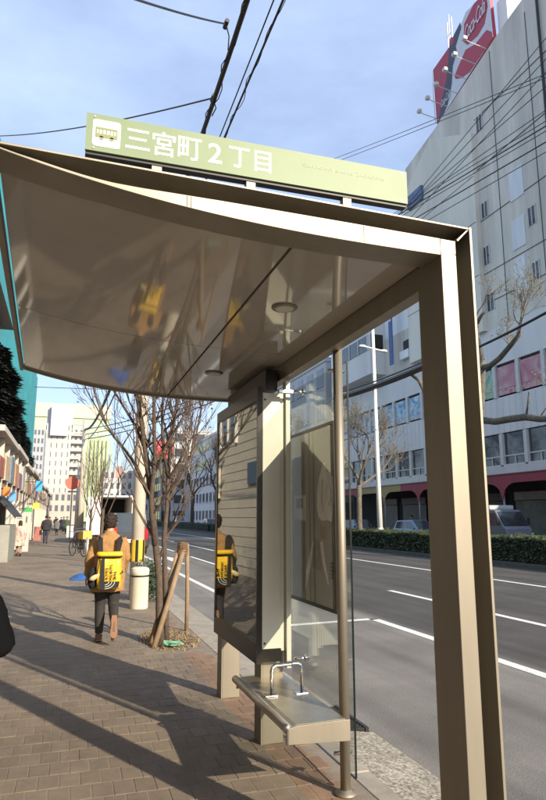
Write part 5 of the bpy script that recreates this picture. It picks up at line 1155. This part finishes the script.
# ================================================================== VEHICLES
RIM = M('wheel_rim', (.5,.5,.5), .3, .9); REDL = M('tail_red', (.45,.01,.015), .2); HEADL = M('head_lamp', (.75,.75,.72), .15); PLATE = M('plate', (.7,.7,.66), .5)
def wheel(par, x, y, r, wd):
    t = build('wheel', MB().tube([(x-wd/2,y,r),(x-wd/2+.03,y,r),(x+wd/2-.03,y,r),(x+wd/2,y,r)], [r*.92,r,r,r*.92], 22), RUBBER, par, local=True, smooth=False)
    sx = 1 if x > 0 else -1; build('rim', MB().tube([(x+sx*(wd/2-.005),y,r),(x+sx*(wd/2+.008),y,r)], [r*.62,r*.58], 16), RIM, t, local=True)
def car(label, loc, rotz, col, kind='sedan', group='cars on the road', name='car'):
    """nose towards +Y"""
    c = thing(name, label, 'car' if kind != 'van' else 'van', loc, group, rotz); ORG[c] = Vector((0,0,0))
    paint = M('car_paint_%d_%d_%d' % tuple(int(q*100) for q in col), col, .25, .25, .03, 3, coat=.6)
    L_, W_, H_ = dict(sedan=(4.4,1.70,1.45), hatch=(3.6,1.55,1.55), van=(4.5,1.70,1.95))[kind]
    sill = .22; belt = .88 if kind != 'van' else 1.02
    prof = {'sedan': [(-2.2,.50),(-2.15,.86),(-1.45,.93),(1.0,.90),(2.0,.74),(2.2,.55),(2.18,.30),(-2.15,.28)], 'hatch': [(-1.8,.45),(-1.78,.90),(-1.3,.95),(.95,.92),(1.6,.80),(1.8,.60),(1.78,.30),(-1.77,.28)], 'van': [(-2.25,.45),(-2.24,1.02),(-1.9,1.06),(1.3,1.04),(2.0,.88),(2.25,.65),(2.22,.30),(-2.2,.28)]}[kind]
    body = MB().prism(prof, -W_/2, W_/2, 'x'); build('body', body, paint, c, local=True, bevel=.07, seg=3)
    cab = {'sedan': [(-1.75,.90),(-1.05,1.42),(.35,1.45),(1.15,.88)], 'hatch': [(-1.72,.92),(-1.45,1.50),(.25,1.55),(1.1,.90)], 'van': [(-2.2,1.02),(-2.05,1.90),(.85,1.95),(1.55,1.03)]}[kind]
    wt = W_/2-.17; wb = W_/2-.03; zt = max(z for _, z in cab)
    V = []; 
    for sx in (-1,1):
        for (y_, z_) in cab: t_ = (z_-belt)/(zt-belt); V.append((sx*(wb+(wt-wb)*max(0,t_)), y_, z_))
    build('cabin', MB().add(V, [(3,2,1,0),(4,5,6,7),(0,1,5,4),(1,2,6,5),(2,3,7,6)]), paint, c, local=True, bevel=.05, seg=2)
    def lerp(a, b_, t_): return tuple(a[i]+(b_[i]-a[i])*t_ for i in range(len(a)))
    # windows as panes just proud of the cabin
    for sx, off in ((-1,0),(1,4)):
        q = [Vector(V[off+i]) for i in range(4)]
        for (u0, u1) in ((.07,.48),(.53,.93)):
            a1 = q[0].lerp(q[3],u0).lerp(q[1].lerp(q[2],u0),.12); b1 = q[0].lerp(q[3],u1).lerp(q[1].lerp(q[2],u1),.12); c1 = q[0].lerp(q[3],u1).lerp(q[1].lerp(q[2],u1),.86); d1 = q[0].lerp(q[3],u0).lerp(q[1].lerp(q[2],u0),.86)
            o_ = Vector((sx*.012,0,0)); build('side_window', MB().add([a1+o_,b1+o_,c1+o_,d1+o_,a1-o_,b1-o_,c1-o_,d1-o_], [(0,1,2,3),(7,6,5,4),(0,4,5,1),(1,5,6,2),(2,6,7,3),(3,7,4,0)]), WINDOW, c, local=True)
    for nm_, i0, i1, s_ in (('windscreen',2,3,1),('rear_window',1,0,-1)):
        a1, b1, c1, d1 = Vector(V[i0]), Vector(V[i1]), Vector(V[i1+4]), Vector(V[i0+4]); cn = (a1+b1+c1+d1)/4
        qs = [cn+(p-cn)*.86 for p in (a1,b1,c1,d1)]; o_ = Vector((0,.012*s_,.008)); build(nm_, MB().add([p+o_ for p in qs]+[p-o_ for p in qs], [(0,1,2,3),(7,6,5,4),(0,4,5,1),(1,5,6,2),(2,6,7,3),(3,7,4,0)]), WINDOW, c, local=True)
    for sx in (-1,1):
        yb_ = prof[0][0]; yf_ = prof[5][0]
        build('tail_light', MB().box(sx*(W_/2-.13)-.08, sx*(W_/2-.13)+.08, yb_-.02, yb_+.08, .68, .88 if kind != 'van' else 1.25), REDL, c, local=True, bevel=.02)
        build('headlight', MB().box(sx*(W_/2-.22)-.17, sx*(W_/2-.22)+.17, yf_-.14, yf_-.0, .60, .74), HEADL, c, local=True, bevel=.03)
        build('mirror', MB().box(sx*(W_/2+.10)-.08, sx*(W_/2+.10)+.08, .80, .92, .92, 1.06), paint, c, local=True, bevel=.02)
        for y_ in (-L_*.30, L_*.31): wheel(c, sx*(W_/2-.11), y_, .30, .20)
    build('grille', MB().box(-.40,.40,prof[5][0]-.06,prof[5][0]+.015,.42,.58), BLACK, c, local=True)
    for y_, s_ in ((prof[0][0]-.02,-1),(prof[5][0]+.018,1)): build('number_plate', MB().box(-.17,.17,y_-.012,y_+.012,.42 if s_ > 0 else .55,.58 if s_ > 0 else .71), PLATE, c, local=True)
    return c
# small truck behind the hedge, facing the camera side
tk_ = thing('truck', 'grey blue light truck with a box body behind the hedge', 'truck', (20.2,26.6,ZR), None, R(188)); ORG[tk_] = Vector((0,0,0))
TP = M('truck_paint', (.15,.17,.21), .35, .2, .05, 3, coat=.4)
build('cab', MB().prism([(.0,.55),(.0,2.05),(.75,2.08),(1.25,1.30),(1.42,1.20),(1.45,.50)], -.85, .85, 'x'), TP, tk_, local=True, bevel=.06, seg=3)
build('windscreen', MB().add([(-.74,.84,1.98),(.74,.84,1.98),(.78,1.26,1.34),(-.78,1.26,1.34)], [(0,1,2,3)]).xf(Matrix.Translation((0,.012,.012))), WINDOW, tk_, local=True, fix=False)
for sx in (-1,1):
    build('side_window', MB().add([(sx*.856,.12,1.32),(sx*.856,1.10,1.32),(sx*.856,.76,1.92),(sx*.856,.12,1.92)], [(0,1,2,3)]), WINDOW, tk_, local=True, fix=False)
    build('headlight', MB().box(sx*.62-.15, sx*.62+.15, 1.38, 1.47, .68, .86), HEADL, tk_, local=True, bevel=.02)
    build('mirror', MB().box(sx*1.0-.07, sx*1.0+.07, 1.05, 1.12, 1.35, 1.70), BLACK, tk_, local=True, bevel=.02)
    wheel(tk_, sx*.72, .75, .35, .22); wheel(tk_, sx*.72, -2.1, .35, .22)
build('bumper', MB().box(-.86,.86,1.40,1.52,.36,.60), M('bumper_white', (.55,.55,.54), .5), tk_, local=True, bevel=.03)
build('grille', MB().box(-.45,.45,1.44,1.468,.70,.84), BLACK, tk_, local=True)
build('cargo_box', MB().box(-.92,.92,-3.2,-.08,.75,2.25), M('box_grey', (.42,.44,.45), .5, .1, .05, 2), tk_, local=True, bevel=.03)
build('roof_deflector', MB().box(-.80,.80,-.05,.40,2.08,2.30), M('box_grey', (.42,.44,.45)), tk_, local=True, bevel=.04)
build('chassis', MB().box(-.45,.45,-3.1,1.2,.42,.70), BLACK, tk_, local=True)
car('silver sedan half hidden by the hedge right of the truck', (20.6,19.2,ZR), R(184), (.40,.42,.45))
car('pale blue small car under the arcade left of the right shelter post', (22.6,38.2,ZR), R(186), (.20,.29,.42), 'hatch')
car('dark blue car behind the lamp post across the road', (22.8,47.5,ZR), R(182), (.05,.07,.12), 'hatch')
car('white car behind the slim median tree', (22.6,54.5,ZR), R(182), (.62,.63,.64))
for i, (x_, y_, c_, k_, lab) in enumerate(((18.2,66,(.62,.63,.64),'van','white van on the far carriageway beyond the light box'),(21.5,74,(.45,.46,.48),'sedan','silver car on the far carriageway behind the dark tree trunks'),(18.4,84,(.60,.60,.60),'hatch','white hatchback farther down the far carriageway'),(21.4,96,(.10,.10,.11),'sedan','black car far down the far carriageway'),(18.3,108,(.6,.6,.62),'van','farthest white van on the far carriageway'))):
    car(lab, (x_,y_,ZR), R(180), c_, k_)
car('dark van with red tail lights parked at the kerb beyond the pole', (2.95,33.0,ZR), R(0), (.045,.045,.05), 'van')
car('white car parked farther along the kerb', (2.9,62,ZR), 0, (.62,.62,.6), 'sedan')
car('silver van driving far down the near carriageway', (6.2,78,ZR), 0, (.40,.41,.42), 'van')
# box truck with an open dark rear
bt = thing('box_truck', 'white box truck with its dark cargo hold open at the rear', 'truck', (2.75,41,ZR)); ORG[bt] = Vector((2.75,41,ZR))
bt['label'] = 'white box truck with its dark cargo hold open at the rear'
TWH = M('truck_white', (.70,.69,.66), .5, 0, .05, 1)
x0, x1, y0, y1, z0, z1 = 1.95, 4.0, 41, 46.5, .55, 2.85
build('cargo_side', MB().box(x0,x0+.08,y0,y1,z0,z1), TWH, bt); build('cargo_side', MB().box(x1-.08,x1,y0,y1,z0,z1), TWH, bt); build('cargo_roof', MB().box(x0+.001,x1-.001,y0,y1,z1+.001,z1+.1), TWH, bt); build('cargo_floor', MB().box(x0+.001,x1-.001,y0,y1,z0-.15,z0-.001), M('truck_floor', (.12,.11,.10), .8), bt); build('cargo_front', MB().box(x0+.081,x1-.081,y1-.1,y1-.01,z0,z1), M('hold_dark', (.04,.04,.04), .8), bt)
build('rear_door', MB().box(x0-.75,x0-.02,y0-.06,y0-.01,z0,z1), TWH, bt)
build('cab', MB().prism([(46.6,.45),(46.6,2.2),(47.6,2.2),(48.3,1.3),(48.4,.45)], 2.05, 3.9, 'x'), TWH, bt, bevel=.05)
for sx in (2.15, 3.8):
    for y_ in (42.3, 47.4): build('wheel', MB().tube([(sx-.12,y_,ZR+.38),(sx+.12,y_,ZR+.38)], .38, 18), RUBBER, bt)
    build('tail_light', MB().box(sx-.12,sx+.12,40.95,40.99,.36,.50), REDL, bt)

# ================================================================== STREET CLUTTER ON OUR PAVEMENT
bo = thing('bollard', 'thick cream cylindrical bollard with a rounded top by the concrete pole', 'bollard', (1.33,11.9,0))
build('drum', MB().lathe([(.155,0),(.160,.02),(.160,.60),(.165,.61),(.165,.63)], (1.33,11.9,0), 26), M('bollard_cream', (.62,.57,.46), .6, 0, .08, 5), bo, smooth=True)
build('cap', MB().lathe([(.166,.631),(.166,.66),(.155,.695),(.11,.715),(.02,.72)], (1.33,11.9,0), 26), MATS['bollard_cream'], bo, smooth=True)
build('strap', MB().lathe([(.163,.55),(.166,.555),(.166,.575),(.163,.58)], (1.33,11.9,0), 26), DARK, bo)
for i, o_ in enumerate([x for x in bo.children]):
    if i < 2: o_.data.set_sharp_from_angle(angle=R(40))
sb_ = thing('kerb_shrub', 'small dark green shrub behind the cream bollard', 'shrub', (1.62,12.9,0)); rng = random.Random(8); tp = [Vector((1.62+rng.gauss(0,.1),12.9+rng.gauss(0,.2),.1+rng.random()*.6)) for _ in range(60)]
build('stem', MB().tube([(1.62,12.9,-.05),(1.62,12.9,.4)], .015, 5), BARK, sb_); build('leaves', leaves(tp, 900, rng, .045, .08), M('shrub_leaf', (.035,.06,.03), .6, 0, .4, 4, coord='World'), sb_, fix=False)
# blue tarp bundle
tarp = MB(); rng = random.Random(2); nx, ny = 14, 10; V = []; F = []
for i in range(nx+1):
    for j in range(ny+1):
        u, v = i/nx, j/ny; h = (math.sin(u*PI)**.6)*(math.sin(v*PI)**.5)*.34*(1+.25*math.sin(7*u+3*v))*(.35+.65*u); V.append((.18+u*.75, 17.4+v*.9, max(.004, h+.02*noise.noise(Vector((u*9,v*9,0))))))
for i in range(nx):
    for j in range(ny): a = i*(ny+1)+j; F.append((a,a+1,a+ny+2,a+ny+1))
tarp.add(V, F); tag(build('tarpaulin', tarp, M('tarp_blue', (.025,.09,.30), .4, 0, .2, 6, .3, 20), None, fix=False, loc=(.5,17.8,0)), 'crumpled blue tarpaulin heaped on the pavement left of the person', 'tarpaulin')
gb = thing('machine_box', 'dark grey machine crate half hidden behind the walking person', 'crate', (1.0,14.6,0)); build('case', MB().box(.62,1.12,14.4,15.0,.04,.52), M('crate_grey', (.10,.10,.105), .6, 0, .2, 5), gb, bevel=.02)
build('lid', MB().box(.60,1.14,14.38,15.02,.525,.58), M('crate_lid', (.14,.14,.15), .6), gb, bevel=.015)
for sx in (.66,1.08): build('foot', MB().box(sx-.03,sx+.03,14.45,14.95,0,.039), BLACK, gb)
def bicycle(label, loc, rotz, col, basket=None):
    b = thing('bicycle', label, 'bicycle', loc, 'bicycles parked at the kerb', rotz); ORG[b] = Vector((0,0,0)); FM = M('bike_%d' % int(col[0]*1000), col, .4, .3)
    for y_ in (-.52,.52):
        ring = [(0, y_+.31*math.cos(t_), .33+.31*math.sin(t_)) for t_ in [i*2*PI/24 for i in range(25)]]
        w_ = build('wheel', MB().tube(ring, .018, 6, False), RUBBER, b, local=True)
        for k in range(8): a_ = k*PI/8; build('spoke', MB().tube([(0,y_-.3*math.cos(a_),.33-.3*math.sin(a_)),(0,y_+.3*math.cos(a_),.33+.3*math.sin(a_))], .003, 4), CHROME, w_, local=True)
    fr = MB()
    for p_, q_ in (((0,-.52,.33),(0,-.05,.30)),((0,-.05,.30),(0,-.2,.82)),((0,-.18,.72),(0,.36,.80)),((0,-.05,.30),(0,.36,.72)),((0,.36,.95),(0,.52,.33)),((0,-.52,.33),(0,-.18,.72))): fr.tube([p_,q_], .018, 7)
    build('frame', fr, FM, b, local=True); build('saddle', MB().loft([(0,-.22,.84,.05,.12),(0,-.22,.88,.08,.14),(0,-.22,.90,.06,.12)], 12), BLACK, b, local=True, smooth=True)
    build('handlebar', MB().tube([(-.28,.20,1.0),(-.2,.32,1.02),(0,.36,.98),(.2,.32,1.02),(.28,.20,1.0)], .013, 7), CHROME, b, local=True)
    if basket: build('crate', MB().box(-.2,.2,-.78,-.36,.72,1.05), M('crate_yellow', basket, .6, 0, .15, 6), b, local=True, bevel=.01)
    build('stand', MB().tube([(.0,-.5,.33),(.12,-.5,.01)], .012, 5), CHROME, b, local=True)
bicycle('bicycle with a yellow crate on its rear rack', (.55,28.0,0), R(25), (.06,.06,.07), (.62,.40,.08))
bicycle('black bicycle standing behind the one with the crate', (.75,30.2,0), R(12), (.03,.035,.05))
bicycle('farther bicycle near the far utility pole', (.70,36.0,0), R(20), (.20,.05,.04))
for i, (x_, y_, lab) in enumerate(((.92,22.0,'grey kerb post nearest the walking person'),(.85,26.0,'second grey kerb post beside the bicycles'),(.95,31.5,'third grey kerb post farther on'))):
    p_ = thing('guard_post', lab, 'post', (x_,y_,0), 'grey posts along the kerb'); build('shaft', MB().tube([(x_,y_,-.05),(x_,y_,.80)], .055, 14), M('post_galv', (.42,.42,.40), .5, .4), p_, smooth=True); build('cap', MB().lathe([(.056,.801),(.05,.83),(.02,.85)], (x_,y_,0), 14), MATS['post_galv'], p_, smooth=True)
# round red sign and its pole
q0 = PY(66,476,46); q1 = PY(79,490,46); cx_, cz_ = (q0.x+q1.x)/2, (q0.z+q1.z)/2
rsn = thing('red_round_sign', 'round faded red sign on a pole above the far bicycles', 'sign', (cx_,46,0)); build('disc', MB().tube([(cx_,46,cz_),(cx_,46.08,cz_)], (q1.x-q0.x)/2, 26), M('sign_faded_red', (.60,.13,.09), .6, 0, .1, 4), rsn); build('pole', MB().tube([(cx_,46.15,-.05),(cx_,46.15,cz_+.3)], .045, 8), STEEL, rsn)
# black cat-eye style portrait billboard far right of the towers
pb = thing('wall_poster', 'small framed portrait billboard beside the far grey block', 'billboard', (9,120,0)); a = PY(116,466,120); c = PY(122,478,120)
build('panel', MB().box(a.x,c.x,120,120.3,c.z,a.z), M('portrait', (.35,.22,.18), .6, 0, .5, .6), pb); build('mast', MB().tube([((a.x+c.x)/2,120.4,0),((a.x+c.x)/2,120.4,c.z)], .12, 8), DARK, pb)
# low A-board signs
for i, (x_, y_, c_, lab) in enumerate(((-1.9,33,(.45,.40,.34),'pale folding sign board outside the second shop'),(-1.85,48,(.30,.10,.08),'red folding sign board outside a far shop'),(.35,52,(.60,.60,.58),'white board leaning at the far kerb'))):
    s_ = thing('folding_sign', lab, 'sign', (x_,y_,0), 'folding sign boards on the pavement')
    for sy in (-1,1): build('leaf', MB().prism([(y_+sy*.22,0),(y_+sy*.25,0),(y_+sy*.04,.95),(y_+sy*.01,.95)], x_-.25, x_+.25, 'x'), M('aboard%d' % i, c_, .6, 0, .2, 5), s_)
